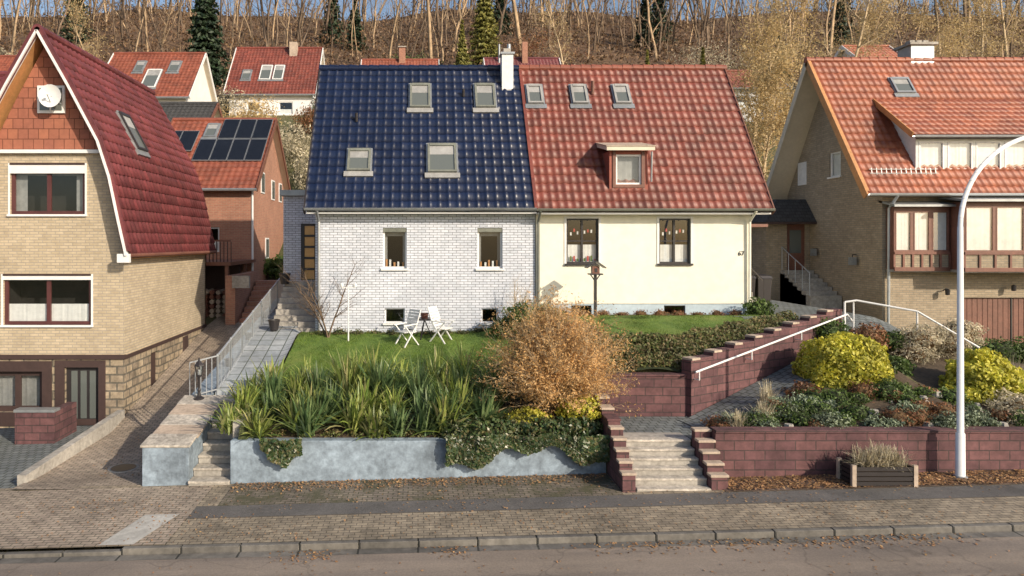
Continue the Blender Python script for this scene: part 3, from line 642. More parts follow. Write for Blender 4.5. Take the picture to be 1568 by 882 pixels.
# ------------------------------------------------------------------ right house
E=empty('ochre_brick_house'); Yf=25.0; Xl=17.0
rp=[(24.5,6.81),(28.2,12.57)]
mb=MB(); P=FY(Yf); Ps=FX(Xl,1)
wall(mb,P,Xl,26,0,7.2,[(20.0,23.6,1.3,3.05)],OCHRE,.2)
sh=[(29.75,30.5,7.7,8.7),(27.45,28.2,7.75,8.75)]
wall(mb,Ps,Yf,31.4,0,7.2,[],OCHRE)
wall(mb,Ps,27.0,29.4,7.2,9.9,[sh[1]],OCHRE,.12)
mb.poly([(Xl,25,7.2),(Xl,27,7.2),(Xl,27,9.9),(Xl,26.68,9.9)],OCHRE)
mb.poly([(Xl,29.4,7.2),(Xl,31.4,7.2),(Xl,29.72,9.9),(Xl,29.4,9.9)],OCHRE)
mb.poly([(Xl,26.68,9.9),(Xl,29.72,9.9),(Xl,28.2,12.3)],OCHRE)
mb.box(Xl+.1,26,31.3,31.4,0,7.2,OCHRE)
mb.build('walls',E)
mb=MB()
window(mb,Ps,*sh[1],WHITE,.12,curt='full',sill=WHITE)
pbox(mb,Ps,29.85,30.5,7.6,8.6,-.03,.02,WHITE); pbox(mb,Ps,29.92,30.43,7.67,8.53,-.035,-.03,CURT)
pbox(mb,P,20.0,23.6,1.3,3.05,.12,.18,BROWN)
for k in range(19): pbox(mb,P,20.0+k*.19,20.0+k*.19+.17,1.32,3.0,.1,.12,BROWN)
pbox(mb,P,21.78,21.84,1.3,3.05,.08,.1,DARK)
mb.tube([(19.2,24.98,3.3),(19.2,24.8,3.4)],.02,DARK,6); mb.rev((19.2,24.75,3.15),[(.001,0),(.07,.02),(.08,.2),(.001,.25)],DARK,8); mb.rev((21.6,24.75,3.3),[(.001,0),(.07,.02),(.08,.2),(.001,.25)],DARK,8)
mb.build('windows_and_garage_door',E)
TIMB=plain('timber_red_brown',(.20,.085,.06),.6,.3)
mb=MB()
def veranda(x0,x1,y,nw,z0,z1):
    Pv=FY(y); zb=z0+.62; w=(x1-x0)/nw
    hs=[(x0+w*k+.045,x0+w*(k+1)-.045,zb+.08,z1-.2) for k in range(nw)]
    wall(mb,Pv,x0,x1,zb,z1,hs,BROWN,.03); wall(mb,Pv,x0,x1,z0,zb,[],OCHRE)
    for h in hs:
        pbox(mb,Pv,h[0],h[0]+.04,h[2],h[3],-.01,.03,BROWN);pbox(mb,Pv,h[1]-.04,h[1],h[2],h[3],-.01,.03,BROWN)
        a,b=h[0]+.04,h[1]-.04
        mb.poly([Pv(a,h[2],.01),Pv(b,h[2],.01),Pv(b,h[3],.01),Pv(a,h[3],.01)],GL)
        n=10; fd=[random.uniform(0,.012) for _ in range(n+1)]
        for k in range(n):
            ta=a+(b-a)*k/n; tb=a+(b-a)*(k+1)/n; da=.035+fd[k]; db=.035+fd[k+1]; mb.poly([Pv(ta,h[2],da),Pv(tb,h[2],db),Pv(tb,h[3],db),Pv(ta,h[3],da)],CURT)
    pbox(mb,Pv,x0,x1,z0-.06,z0+.08,-.05,0,TIMB);pbox(mb,Pv,x0,x1,zb-.08,zb+.02,-.05,0,TIMB)
    for k in range(nw*2+1):
        x=x0+(x1-x0)*k/(nw*2); pbox(mb,Pv,x-.035,x+.035,z0+.08,zb-.08,-.04,0,TIMB)
    mb.box(x0,x0+.05,y+.01,25,z0,z1,BROWN)
    mb.box(x0,x1,y+.01,25,z0-.1,z0,CONC); mb.hexa([(x0-.15,y-.25,z1),(x1+.1,y-.25,z1),(x1+.1,25.2,z1+.2),(x0-.15,25.2,z1+.2),(x0-.15,y-.25,z1+.08),(x1+.1,y-.25,z1+.08),(x1+.1,25.2,z1+.28),(x0-.15,25.2,z1+.28)],GREY)
veranda(17.15,19.15,24.6,3,4.1,6.35); veranda(19.2,24.6,24.0,5,4.1,6.5)
mb.build('glazed_veranda',E)
roof('tiled_roof',E,rp,'x',16.06,26,TRIGHT,.26,.36,.036,.03)
roof('tiled_roof_rear',E,[(31.9,6.81),(28.2,12.57)],'x',16.06,26,TRIGHT,.26,.36)
mb=MB(); ridge(16.0,26,28.2,12.62,TRIGHT)
mb.poly([(16.08,24.55,6.72),(26,24.55,6.72),(26,28.2,12.45),(16.08,28.2,12.45)],SOFF); mb.poly([(16.08,31.85,6.72),(26,31.85,6.72),(26,28.2,12.45),(16.08,28.2,12.45)],SOFF)
mb.bar((16.05,24.45,6.72),(16.05,28.2,12.5),.05,.26,ORANGEW); mb.bar((16.05,31.95,6.72),(16.05,28.2,12.5),.05,.26,SOFF)
mb.bar((16.1,24.45,6.9),(16.1,28.2,12.66),.12,.06,ORANGEW)
gutter(16.1,26,24.4,6.82,STEEL,.09)
mb.tube([(17.15,24.4,6.75),(17.15,24.85,6.3),(17.15,24.9,1.4)],.05,STEEL)
for i in range(14): mb.bar((16.6+i*.18,24.95,7.55),(16.6+i*.18,25.0,7.8),.015,.015,GREY)
mb.bar((16.5,24.97,7.75),(19,24.97,7.75),.02,.02,GREY);mb.bar((16.5,24.93,7.6),(19,24.93,7.6),.02,.02,GREY)
mb.build('verge_ridge_gutter',E)
mb=MB(); PD=FY(25.1); hs=[(18.42+k*1.05,19.34+k*1.05,7.74,8.78) for k in range(7)]
wall(mb,PD,18.3,26,7.5,8.9,hs,GREY,.06)
for h in hs: window(mb,PD,*h,WHITE,.06,mull=0,curt='full',fw=.05)
mb.poly([(18.3,25.1,7.6),(18.3,25.1,8.9),(18.3,26.85,10.4)],WRENDER)
mb.poly([(18.0,24.85,8.93),(26,24.85,8.93),(26,27.0,10.62),(18.0,27.0,10.62)],SOFF)
mb.bar((17.97,24.8,8.98),(17.97,26.98,10.66),.04,.2,ORANGEW); gutter(17.98,26,24.75,8.95,STEEL,.07)
mb.build('dormer',E)
roof('dormer_roof',E,[(24.8,9.0),(26.98,10.7)],'x',17.98,26,TRIGHT,.26,.36,.036,.03)
mb=MB(); skylight(mb,rp,.72,.84,19.0,19.75,GREY)
mb.box(20.3,21.25,28.1,28.9,12,13.2,GREY); mb.box(20.2,21.35,28.0,29.0,13.2,13.3,CONC)
for k in range(3): mb.box(20.4+k*.28,20.6+k*.28,28.3,28.6,13.3,13.45,CONC)
mb.build('chimney_and_roof_window',E)
mb=MB(); Pp=FY(29.6)
wall(mb,Pp,15.1,16.98,2,5.95,[(16.0,16.8,3.85,5.85)],OCHRE,.15); wall(mb,FX(15.1,1),29.6,31.2,2,5.95,[],OCHRE)
pbox(mb,Pp,16.0,16.8,3.85,5.85,.08,.14,BROWN); pbox(mb,Pp,16.15,16.65,4.6,5.6,.07,.08,SG)
r=[(14.85,29.1,5.95),(17.0,29.1,5.95),(17.0,31.4,5.95),(14.85,31.4,5.95)]; tp=[(15.7,29.9,6.95),(16.98,29.9,6.95),(16.98,30.8,6.95),(15.7,30.8,6.95)]
SL=brick('grey_slate',(.05,.05,.055),(.07,.07,.075),(.02,.02,.02),.25,.18,.01,amt=.3); mb.hexa(r+tp,SL); mb.box(14.83,17,29.08,31.4,5.85,5.947,DBROWN)
for i in range(7): mb.box(15.7,16.95,27.3+i*.32,29.6,2.3,2.78+.155*(i+1),CONC)
for k in range(5): mb.cyl((15.72,27.4+k*.52,2.9+k*.25),(15.72,27.4+k*.52,3.85+k*.25),.015,.015,STEEL,6)
mb.bar((15.72,27.4,3.85),(15.72,29.5,4.87),.03,.03,STEEL)
mb.tube([(16.95,26.4,4.6),(16.8,26.4,4.6),(16.8,26.4,4.45)],.02,DARK,6); mb.box(16.7,16.9,26.3,26.5,4.2,4.5,GREY)
mb.tube([(16.95,29.0,4.8),(16.8,29.0,4.8)],.02,DARK,6); mb.box(16.72,16.88,28.9,29.1,4.5,4.8,GREY)
mb.build('porch',E)
# ------------------------------------------------------------------ background houses
def bghouse(name,x0,x1,y0,y1,zb,ze,zr,rm,wm,wins=(),extras=None,ov=.4,ax='x'):
    E=empty(name); mb=MB(); ym=(y0+y1)/2
    P=FY(y0); hs=[(a,b,c,d) for a,b,c,d in wins]
    wall(mb,P,x0,x1,zb,ze,hs,wm,.12)
    for h in hs: window(mb,P,*h,WHITE,.12,curt='half',fw=.07,mull=1 if h[1]-h[0]>1.3 else 0)
    for x in (x0,x1): mb.poly([(x,y0,zb),(x,y1,zb),(x,y1,ze),(x,ym,zr-.15),(x,y0,ze)],wm)
    mb.poly([(x0,y1,zb),(x1,y1,zb),(x1,y1,ze),(x0,y1,ze)],wm)
    sl=(zr-ze)/(ym-y0); e=ze-ov*sl
    for s,a in ((1,y0-ov),(-1,y1+ov)): mb.poly([(x0-ov,a,e-.05),(x1+ov,a,e-.05),(x1+ov,ym,zr-.06),(x0-ov,ym,zr-.06)],SOFF)
    mb.cyl((x0-ov,ym,zr+.03),(x1+ov,ym,zr+.03),.14,.14,rm,8)
    for x in (x0-ov,x1+ov): mb.bar((x,y0-ov,e),(x,ym,zr),.06,.25,WHITE if wm is WRENDER else BROWN); mb.bar((x,y1+ov,e),(x,ym,zr),.06,.25,WHITE if wm is WRENDER else BROWN)
    mb.cyl((x0-ov,y0-ov-.06,e),(x1+ov,y0-ov-.06,e),.07,.07,GREY,6)
    if extras: extras(mb,[(y0-ov,e),(ym,zr)])
    mb.build('walls_and_openings',E)
    roof('tiled_roof',E,[(y0-ov,e),(ym,zr)],'x',x0-ov,x1+ov,rm,.3,.36,.04,.04,4); roof('tiled_roof_rear',E,[(y1+ov,e),(ym,zr)],'x',x0-ov,x1+ov,rm,.6,.6,.04,.03,2)
    return E
PV=plain('photovoltaic_panel',(.012,.014,.02),.15,.2,1,4,0)
def ex1(mb,pf):
    (h0,z0),(h1,z1)=pf
    def panel(x0,x1,t0,t1):
        L=math.hypot(h1-h0,z1-z0); n=(-(z1-z0)/L,(h1-h0)/L)
        def Q(x,t,o): return (x,h0+(h1-h0)*t+n[0]*o,z0+(z1-z0)*t+n[1]*o)
        mb.hexa([Q(x0,t0,.1),Q(x1,t0,.1),Q(x1,t1,.1),Q(x0,t1,.1),Q(x0,t0,.15),Q(x1,t0,.15),Q(x1,t1,.15),Q(x0,t1,.15)],GREY)
        mb.hexa([Q(x0+.02,t0+.006,.151),Q(x1-.02,t0+.006,.151),Q(x1-.02,t1-.006,.151),Q(x0+.02,t1-.006,.151),Q(x0+.02,t0+.006,.155),Q(x1-.02,t0+.006,.155),Q(x1-.02,t1-.006,.155),Q(x0+.02,t1-.006,.155)],PV)
    for i in range(4):
        panel(-11.35+i*.88,-10.5+i*.88,.36,.67)
        if i>0: panel(-11.35+i*.88,-10.5+i*.88,.68,.985)
    panel(-13.3,-12.45,.5,.80);panel(-12.43,-11.58,.5,.80)
    skylight(mb,pf,.72,.92,-11.3,-10.65,GREY)
bghouse('orange_brick_house',-13,-8.06,33,41.5,0,7.9,11.7,TRED2,ORB,[(-10.5,-9.6,4.6,5.8)],ex1,.35)
mb=MB(); Pc=FX(-8.06,-1)
for y,z in ((35,7.6),(37.5,7.4),(39.5,7.4),(36,4.2)): pbox(mb,Pc,y,y+.8,z,z+1.1,-.04,.0,WHITE); pbox(mb,Pc,y+.07,y+.73,z+.07,z+1.03,-.045,-.04,SG)
mb.cyl((-8.0,33,7.7),(-8.0,33,2),.05,.05,WHITE); mb.build('side_windows_and_downpipe',D.objects['orange_brick_house'])
mb=MB()
for x in (-10.6,-9.3,-8.0,):
    for y in (28.6,31.5): mb.box(x-.07,x+.07,y-.07,y+.07,1.2,4.1,BROWN)
mb.box(-10.8,-7.8,28.4,32.9,4.1,4.25,BROWN)
for x in np.arange(-10.8,-7.75,.15): mb.box(x,x+.03,28.42,28.46,4.25,5.1,DBROWN)
mb.box(-10.8,-7.8,28.4,28.48,5.1,5.18,BROWN)
for x in np.arange(-10.6,-8.1,.28):
    for z in np.arange(1.7,3.0,.2): mb.cyl((x,29.5,z),(x,30.6,z),.1,.1,CAPM if R.random()>.5 else BROWN,8)
mb.box(-10.6,-8.1,31,31.1,1.3,4.1,DBROWN)
mb.build('timber_deck_with_firewood')
mb=MB()
for i in range(8): mb.box(-7.4,-5.8,28.3+i*.4,32,1.6,1.9+.2*i,ORB)
mb.box(-7.9,-7.5,28.0,32.5,1.4,3.7,ORB); mb.box(-7.6,-6.9,27.9,28.1,3.2,3.7,CONC); mb.build('brick_outdoor_stair')
def ex2(mb,pf): skylight(mb,pf,.3,.6,-14.2,-13.2,WHITE); skylight(mb,pf,.3,.6,-13.0,-12.1,WHITE); skylight(mb,pf,.3,.5,-15.8,-15.0,GREY); mb.box(-11.9,-11.2,63.2,63.8,21,23.6,CAPM)
bghouse('white_house_with_red_roof',-16.6,-9.3,60,68,13,18.4,23.2,TRED,WRENDER,[(-15,-13.9,16.3,17.4),(-12.2,-11,16.3,17.4)],ex2)
def ex3(mb,pf): skylight(mb,pf,.2,.6,-20.5,-19.4,WHITE); skylight(mb,pf,.55,.8,-19,-18.2,GREY); skylight(mb,pf,.55,.8,-21.6,-20.9,GREY)
bghouse('gable_roofed_house',-23.4,-17,50,57,8,16,19.8,TRED2,WRENDER,[(-19,-18,14.2,15.2)],ex3)
bghouse('slate_roofed_outbuilding',-16.3,-13.2,42,45.5,6,12.4,13.9,SL,plain('grey_render',(.3,.29,.26),.9,.3),[])
bghouse('hillside_house',-5.0,1.6,62,69,13,19.3,22.5,TRED2,WRENDER,[(-3,-2,17.5,18.6)],lambda mb,pf:(mb.box(-1.8,-1.2,65,65.6,21.5,23.6,ORB),mb.box(-1.9,-1.1,64.9,65.7,23.605,23.7,CONC)))
bghouse('hillside_house',6.5,12.7,60,67,13,18.8,22.1,TLEFT,WRENDER,[(8,9,17.5,18.5)],lambda mb,pf:(mb.box(9.6,10.1,62.8,63.3,21.5,23.5,ORB),mb.cyl((7.5,63,21.5),(7.5,63,23.3),.1,.1,GREY)))
bghouse('hillside_house',26.2,31,58,64,13,18.3,20.3,TRED2,WRENDER,[(27,28.2,16.5,17.6)])
bghouse('hillside_house',19.5,21.3,60,66,13,19.5,21,TRED2,WRENDER,[])
bghouse('hillside_house',34.5,37.5,52,58,11,18.5,20.8,TRIGHT,WRENDER,[])
bghouse('hillside_house',-42,-33,56,63,8,17.5,21.2,TRED2,WRENDER,[])
bghouse('neighbouring_house',-24,-15.2,24,31,0,7.2,11.8,TLEFT,WRENDER,[(-17.5,-16.3,5,6.4)])
# ------------------------------------------------------------------ street furniture and garden objects
mb=MB(); X,Y=10.9,13.72; z=float(st(X))+.1
mb.cyl((X,Y,z),(X,Y,z+.9),.085,.08,WHITE,16); mb.cyl((X,Y,z+.9),(X,Y,5.4),.062,.05,WHITE,16)
mb.cyl((X,Y,z),(X,Y,z+.05),.12,.12,GREY,16)
pts=[(X,Y,5.4)]+[(X+1.75*(1-math.cos(a)),Y,5.4+1.85*math.sin(a)) for a in np.linspace(.1,1.45,14)]
for a,b in zip(pts[:-1],pts[1:]): mb.cyl(a,b,.045,.043,WHITE,12)
e=pts[-1]; mb.cyl(e,(e[0]+.5,Y,e[2]+.04),.04,.04,GREY,12)
mb.hexa([(e[0]+.45,Y-.12,e[2]-.03),(e[0]+1.1,Y-.14,e[2]-.02),(e[0]+1.1,Y+.14,e[2]-.02),(e[0]+.45,Y+.12,e[2]-.03),(e[0]+.5,Y-.08,e[2]+.1),(e[0]+1.05,Y-.08,e[2]+.12),(e[0]+1.05,Y+.08,e[2]+.12),(e[0]+.5,Y+.08,e[2]+.1)],GREY)
o=mb.build('street_lamp'); 
for p in o.data.polygons: p.use_smooth=len(p.vertices)==4 and abs(p.normal.z)<.9
mb=MB(); X,Y,z=-5.45,17.0,1.16
mb.rev((X,Y,z),[(.001,0),(.13,0.001),(.13,.05),(.05,.1),(.035,.2),(.05,.25),(.03,.3),(.03,.55),(.07,.6),(.05,.62)],DARK)
mb.rev((X,Y,z),[(.07,.62),(.11,.85)],GL,6); mb.rev((X,Y,z),[(.13,.85),(.12,.88),(.03,.98),(.02,1.05),(.001,1.06)],DARK,6)
for k in range(6):
    t=k*math.pi/3; mb.cyl((X+.07*math.cos(t),Y+.07*math.sin(t),z+.62),(X+.11*math.cos(t),Y+.11*math.sin(t),z+.85),.008,.008,DARK,5)
mb.cyl((X,Y,z+.62),(X,Y,z+.75),.03,.03,WHITE); mb.build('garden_lantern')
mb=MB(); X,Y=5.35,20.6; z=2.6
mb.box(X-.04,X+.04,Y-.04,Y+.04,z,4.1,DARK); mb.box(X-.2,X+.2,Y-.15,Y+.15,4.1,4.14,DARK); mb.box(X-.11,X+.11,Y-.09,Y+.09,4.141,4.36,BROWN)
mb.box(X-.04,X+.04,Y-.1,Y-.09,4.18,4.3,DARK)
for s in (-1,1): mb.hexa([(X,Y-.2,4.5),(X+s*.28,Y-.2,4.3),(X+s*.28,Y+.2,4.3),(X,Y+.2,4.5),(X,Y-.2,4.53),(X+s*.28,Y-.2,4.33),(X+s*.28,Y+.2,4.33),(X,Y+.2,4.53)],DARK)
for s in (-1,1): mb.bar((X,Y,3.9),(X+s*.14,Y,4.1),.03,.03,DARK)
for s in (-1,1): mb.bar((X,Y,2.9),(X+s*.2,Y,2.7),.04,.04,DARK)
mb.build('bird_feeder')
mb=MB(); X,Y=-2.1,20.6; mb.cyl((X,Y,2.0),(X,Y,3.75),.022,.018,WHITE,8); mb.bar((X-.2,Y,3.72),(X+.2,Y,3.72),.02,.02,WHITE)
for s in (-1,1): mb.rev((X+s*.2,Y,3.72),[(.001,0),(.05,.02),(.06,.1),(.001,.14)],WHITE,8)
mb.build('twin_garden_lamp')
def chair(x,y,z,rot,mat,name):
    mb=MB(); c,s=math.cos(rot),math.sin(rot)
    def T(a,b,h): return (x+a*c-b*s,y+a*s+b*c,z+h)
    for a in (-.24,.24):
        mb.bar(T(a,-.25,0),T(a,.2,.62),.035,.03,mat); mb.bar(T(a,.3,0),T(a,-.22,.62),.035,.03,mat); mb.bar(T(a,-.28,.63),T(a,.22,.66),.05,.03,mat)
        mb.bar(T(a,.12,.4),T(a,.36,1.08),.035,.03,mat)
    for k in range(6): mb.bar(T(-.24,-.22+k*.08,.43),T(.24,-.22+k*.08,.43),.06,.02,mat)
    for k in range(7): mb.bar(T(-.24,.17+k*.028,.52+k*.085),T(.24,.17+k*.028,.52+k*.085),.02,.065,mat)
    mb.build(name)
chair(-.35,20.3,2.0,-.9,WHITE,'garden_chair'); chair(.72,20.6,2.06,1.0,WHITE,'garden_chair')
mb=MB(); X,Y,z=.2,20.9,2.1
mb.cyl((X,Y,z+.62),(X,Y,z+.66),.32,.32,DARK,16)
for k in range(3):
    t=k*2.1; mb.bar((X+.25*math.cos(t),Y+.25*math.sin(t),z),(X,Y,z+.62),.03,.03,DARK)
mb.rev((X,Y,z+.66),[(.001,0),(.1,0.001),(.13,.15)],BROWN,10); mb.build('garden_table')
mb=MB(); X,Y,z=9.1,13.55,.32
for sx in (-.6,.6): mb.box(X+sx-.04,X+sx+.04,Y-.26,Y-.2,z-.0,z+.42,CAPM); mb.box(X+sx-.04,X+sx+.04,Y+.2,Y+.26,z,z+.42,CAPM)
for k in range(4):
    zz=z+.02+k*.095; mb.box(X-.56,X+.56,Y-.245,Y-.22,zz,zz+.075,DARK); mb.box(X-.56,X+.56,Y+.22,Y+.245,zz,zz+.075,DARK)
    mb.box(X-.6,X-.575,Y-.2,Y+.2,zz,zz+.075,DARK); mb.box(X+.575,X+.6,Y-.2,Y+.2,zz,zz+.075,DARK)
mb.box(X-.55,X+.55,Y-.21,Y+.21,z+.02,z+.33,SOIL); mb.build('wooden_planter')
def pot(x,y,z,r,h,mat):
    mb=MB(); mb.rev((x,y,z),[(.001,0),(r*.7,0.001),(r,h),(r*1.08,h),(r*1.08,h+.03),(r*.9,h+.03),(r*.85,h-.02),(.001,h-.02)],mat,14); mb.build('flower_pot')
for x,y in ((-5.32,19.2),(-5.32,21.4),(-5.32,23.6)): pot(x,y,.72+(y-14.8)*.199,.11,.18,DARK)
pot(-4.7,24.1,3.9-.3,.2,.35,DARK); pot(-4.55,21.6,2.3,.18,.3,DARK); pot(3.1,21.3,2.4,.15,.25,CAPM)
mb=MB(); mb.cyl((-6.9,16.0,st(-6.9)),(-6.9,16.0,st(-6.9)+.03),.34,.34,CONC,24); mb.cyl((-6.9,16.0,st(-6.9)+.03),(-6.9,16.0,st(-6.9)+.036),.28,.28,DARK,24); mb.build('manhole_cover')
for x in (11.9,12.5):
    mb=MB(); mb.hexa([(x,25,2.8),(x+.4,25,2.8),(x+.4,25.5,2.8),(x,25.5,2.8),(x-.04,24.95,3.75),(x+.44,24.95,3.75),(x+.44,25.55,3.75),(x-.04,25.55,3.75)],DARK)
    mb.hexa([(x-.06,24.92,3.753),(x+.46,24.92,3.753),(x+.46,25.58,3.753),(x-.06,25.58,3.753),(x-.02,24.98,3.85),(x+.42,24.98,3.85),(x+.42,25.5,3.9),(x-.02,25.5,3.9)],DARK); mb.cyl((x-.02,25.5,2.88),(x+.42,25.5,2.88),.1,.1,DARK); mb.build('wheelie_bin')
# ------------------------------------------------------------------ vegetation
M_YG=leafm('yellow_green_leaf',[(.50,.46,.045),(.66,.60,.08),(.34,.36,.035),(.75,.68,.15)],.35)
M_GR=leafm('green_leaf',[(.05,.095,.02),(.09,.15,.03),(.14,.20,.05),(.06,.105,.026)],.3)
M_DG=leafm('ivy_leaf',[(.03,.06,.02),(.05,.088,.03),(.09,.115,.045),(.16,.13,.06)],.2,.35)
M_COP=leafm('copper_leaf',[(.64,.37,.14),(.74,.48,.21),(.50,.27,.095),(.80,.57,.29)],.4)
M_PALE=leafm('pale_dry_leaf',[(.54,.47,.34),(.66,.59,.44),(.40,.34,.23),(.47,.43,.28)],.35)
M_RB=leafm('red_brown_leaf',[(.21,.085,.045),(.29,.12,.055),(.15,.10,.05),(.39,.20,.09)],.3)
M_HG=leafm('hedge_leaf',[(.09,.115,.03),(.13,.155,.045),(.22,.15,.07),(.07,.095,.026)],.25)
M_SG=leafm('silver_green_leaf',[(.22,.28,.18),(.30,.35,.24),(.17,.22,.13)],.25)
M_BL=leafm('blade_leaf',[(.16,.23,.045),(.28,.36,.08),(.44,.48,.14),(.11,.18,.045),(.52,.47,.22)],.35,.45)
M_YU=leafm('yucca_leaf',[(.07,.125,.05),(.13,.205,.085),(.24,.31,.13)],.3,.4)
M_DL=leafm('dead_leaf',[(.28,.14,.07),(.42,.24,.11),(.20,.10,.05),(.52,.33,.15)],.1)
M_GB=leafm('grass_blade',[(.09,.165,.02),(.16,.25,.04),(.26,.34,.07)],.35)
M_CON=leafm('conifer_needles',[(.015,.032,.015),(.025,.048,.022),(.04,.066,.028)],.1)
M_CONL=leafm('light_conifer_needles',[(.20,.20,.045),(.34,.31,.08),(.13,.15,.04)],.25)
M_GOLD=leafm('golden_leaf',[(.64,.48,.24),(.50,.35,.155),(.75,.60,.33)],.4)
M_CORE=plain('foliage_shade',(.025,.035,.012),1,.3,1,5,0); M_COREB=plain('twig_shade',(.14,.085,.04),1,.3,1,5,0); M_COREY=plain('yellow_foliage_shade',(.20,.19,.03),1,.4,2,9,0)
BARK=plain('bark',(.18,.125,.085),.95,.45,.3,2,0); BARKL=plain('pale_bark',(.52,.40,.26),.95,.3,1,5,0)
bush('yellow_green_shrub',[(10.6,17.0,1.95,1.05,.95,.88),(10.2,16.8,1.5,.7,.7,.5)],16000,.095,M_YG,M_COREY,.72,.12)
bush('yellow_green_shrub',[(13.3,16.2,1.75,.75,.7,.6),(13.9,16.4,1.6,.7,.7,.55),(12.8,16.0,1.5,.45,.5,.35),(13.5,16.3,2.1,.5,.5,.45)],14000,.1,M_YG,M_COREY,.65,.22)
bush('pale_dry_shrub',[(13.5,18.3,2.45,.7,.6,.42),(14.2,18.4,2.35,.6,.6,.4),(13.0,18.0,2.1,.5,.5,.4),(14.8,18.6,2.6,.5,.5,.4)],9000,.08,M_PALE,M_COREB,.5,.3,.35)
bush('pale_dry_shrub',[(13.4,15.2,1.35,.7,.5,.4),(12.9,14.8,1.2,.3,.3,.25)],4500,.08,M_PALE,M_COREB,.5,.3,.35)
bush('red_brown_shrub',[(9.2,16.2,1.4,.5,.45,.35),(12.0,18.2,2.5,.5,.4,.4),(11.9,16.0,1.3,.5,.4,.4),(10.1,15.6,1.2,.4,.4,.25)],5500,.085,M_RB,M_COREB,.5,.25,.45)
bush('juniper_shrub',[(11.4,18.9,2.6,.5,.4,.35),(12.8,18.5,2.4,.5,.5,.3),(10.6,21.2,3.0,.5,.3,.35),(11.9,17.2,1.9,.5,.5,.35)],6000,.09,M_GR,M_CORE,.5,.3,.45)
bl=[];
for k in range(56):
    x=R.uniform(6.5,13.5); y=R.uniform(14.45,15.3+(x-6.5)*.16); z=float(H(x,y)); r=R.uniform(.2,.45); bl.append((x,y,z+.08,r,r*.8,r*.6))
bush('rock_garden_ground_cover',bl[:20],12000,.06,M_SG,M_CORE,.5,.25,.45); bush('rock_garden_ground_cover',bl[20:42],12000,.065,M_GR,M_CORE,.5,.25,.45); bush('rock_garden_ground_cover',bl[42:],6000,.065,M_RB,M_COREB,.5,.3,.45)
mb=MB()
for k in range(30):
    x=R.uniform(6.5,14); y=R.uniform(14.5,16.0); z=float(H(x,y)); r=R.uniform(.06,.14)
    v=[(x+r*math.cos(t)*R.uniform(.8,1.2),y+r*math.sin(t)*R.uniform(.8,1.2),z-.03) for t in np.arange(0,6.2,1.05)]; w=[(x+(a-x)*.7,y+(b-y)*.7,z+r*.7) for a,b,c in v]
    for i in range(6): mb.poly([v[i],v[(i+1)%6],w[(i+1)%6],w[i]],CONC)
    mb.poly(w,CONC)
mb.build('garden_rocks')
n=15000; X=R.uniform(4.4,11.2,n); ly=lyf(X); f=R.uniform(0,1,n); Y=ly+.2+f*1.15
z=H(X,Y)+.2+.08*np.sin(X*3)*np.cos(Y*4)+R.uniform(-.1,.08,n); Pn=np.stack([X,Y,z],1)
leaves_at('bank_hedge',Pn,np.tile([0,-.5,.8],(n,1)),.085,M_HG,.6,.55)
def clampf(X,Y): return H(X,Y)+.12+.07*np.sin(X*3)*np.cos(Y*4)
grid('bank_hedge_shade',lin(4.4,11.1,.2),lin(16.6,19.9,.15),M_CORE,0,clampf,None,lambda x,y:(y>lyf(x)+.2)&(y<lyf(x)+1.2))  # dark sheet painted as the shade inside the hedge leaves
bush('foundation_planting',[(x,21.35+R.uniform(-.1,.1),float(H(x,21))+.06,.3,.2,R.uniform(.08,.2)) for x in np.arange(-3,3.5,.55)],3500,.06,M_HG,M_CORE,.4,.3)
bush('foundation_planting',[(x,21.45,2.83,.25,.15,R.uniform(.06,.16)) for x in np.arange(4,10.3,.6)],3000,.05,M_RB,M_COREB,.4,.3)
bush('euphorbia_shrub',[(3.1,20.4,2.75,.6,.5,.5),(3.8,20.2,2.8,.5,.5,.4),(2.6,20.6,2.4,.4,.4,.4)],5500,.12,M_GR,M_CORE,.5,.3,.3)
bush('heather_mound',[(4.7,18.4,2.45,.5,.4,.3),(4.6,17.5,2.1,.4,.4,.35),(4.6,19.3,2.65,.4,.4,.2)],4500,.065,M_RB,M_COREB,.5,.3)
def blades(name,n,x0,x1,y0,y1,h,mat,msk=None):
    X=R.uniform(x0,x1,n);Y=R.uniform(y0,y1,n)
    if msk is not None: k=msk(X,Y);X=X[k];Y=Y[k]
    n=len(X); Z=H(X,Y); b=np.stack([X,Y,Z],1); a=R.uniform(0,6.28,n); hh=h*R.uniform(.5,1.2,n)*(.75+.5*np.sin(X*2.1+np.sin(Y*1.7))**2); w=.006+h*.04
    t=np.stack([np.cos(a)*w,np.sin(a)*w,0*a],1); top=b+np.stack([R.normal(0,.4,n)*hh,R.normal(0,.4,n)*hh,hh],1)
    V=np.stack([b-t,b+t,top],1).reshape(-1,3); npmesh(name,V,np.arange(3*n).reshape(n,3),mat)
blades('lawn_grass',60000,-3.7,4.4,17,21.7,.055,M_GB)
blades('upper_lawn_grass',36000,4.6,11.2,17.4,20.9,.05,M_GB,lambda x,y:(y>lyf(x)+1.2))
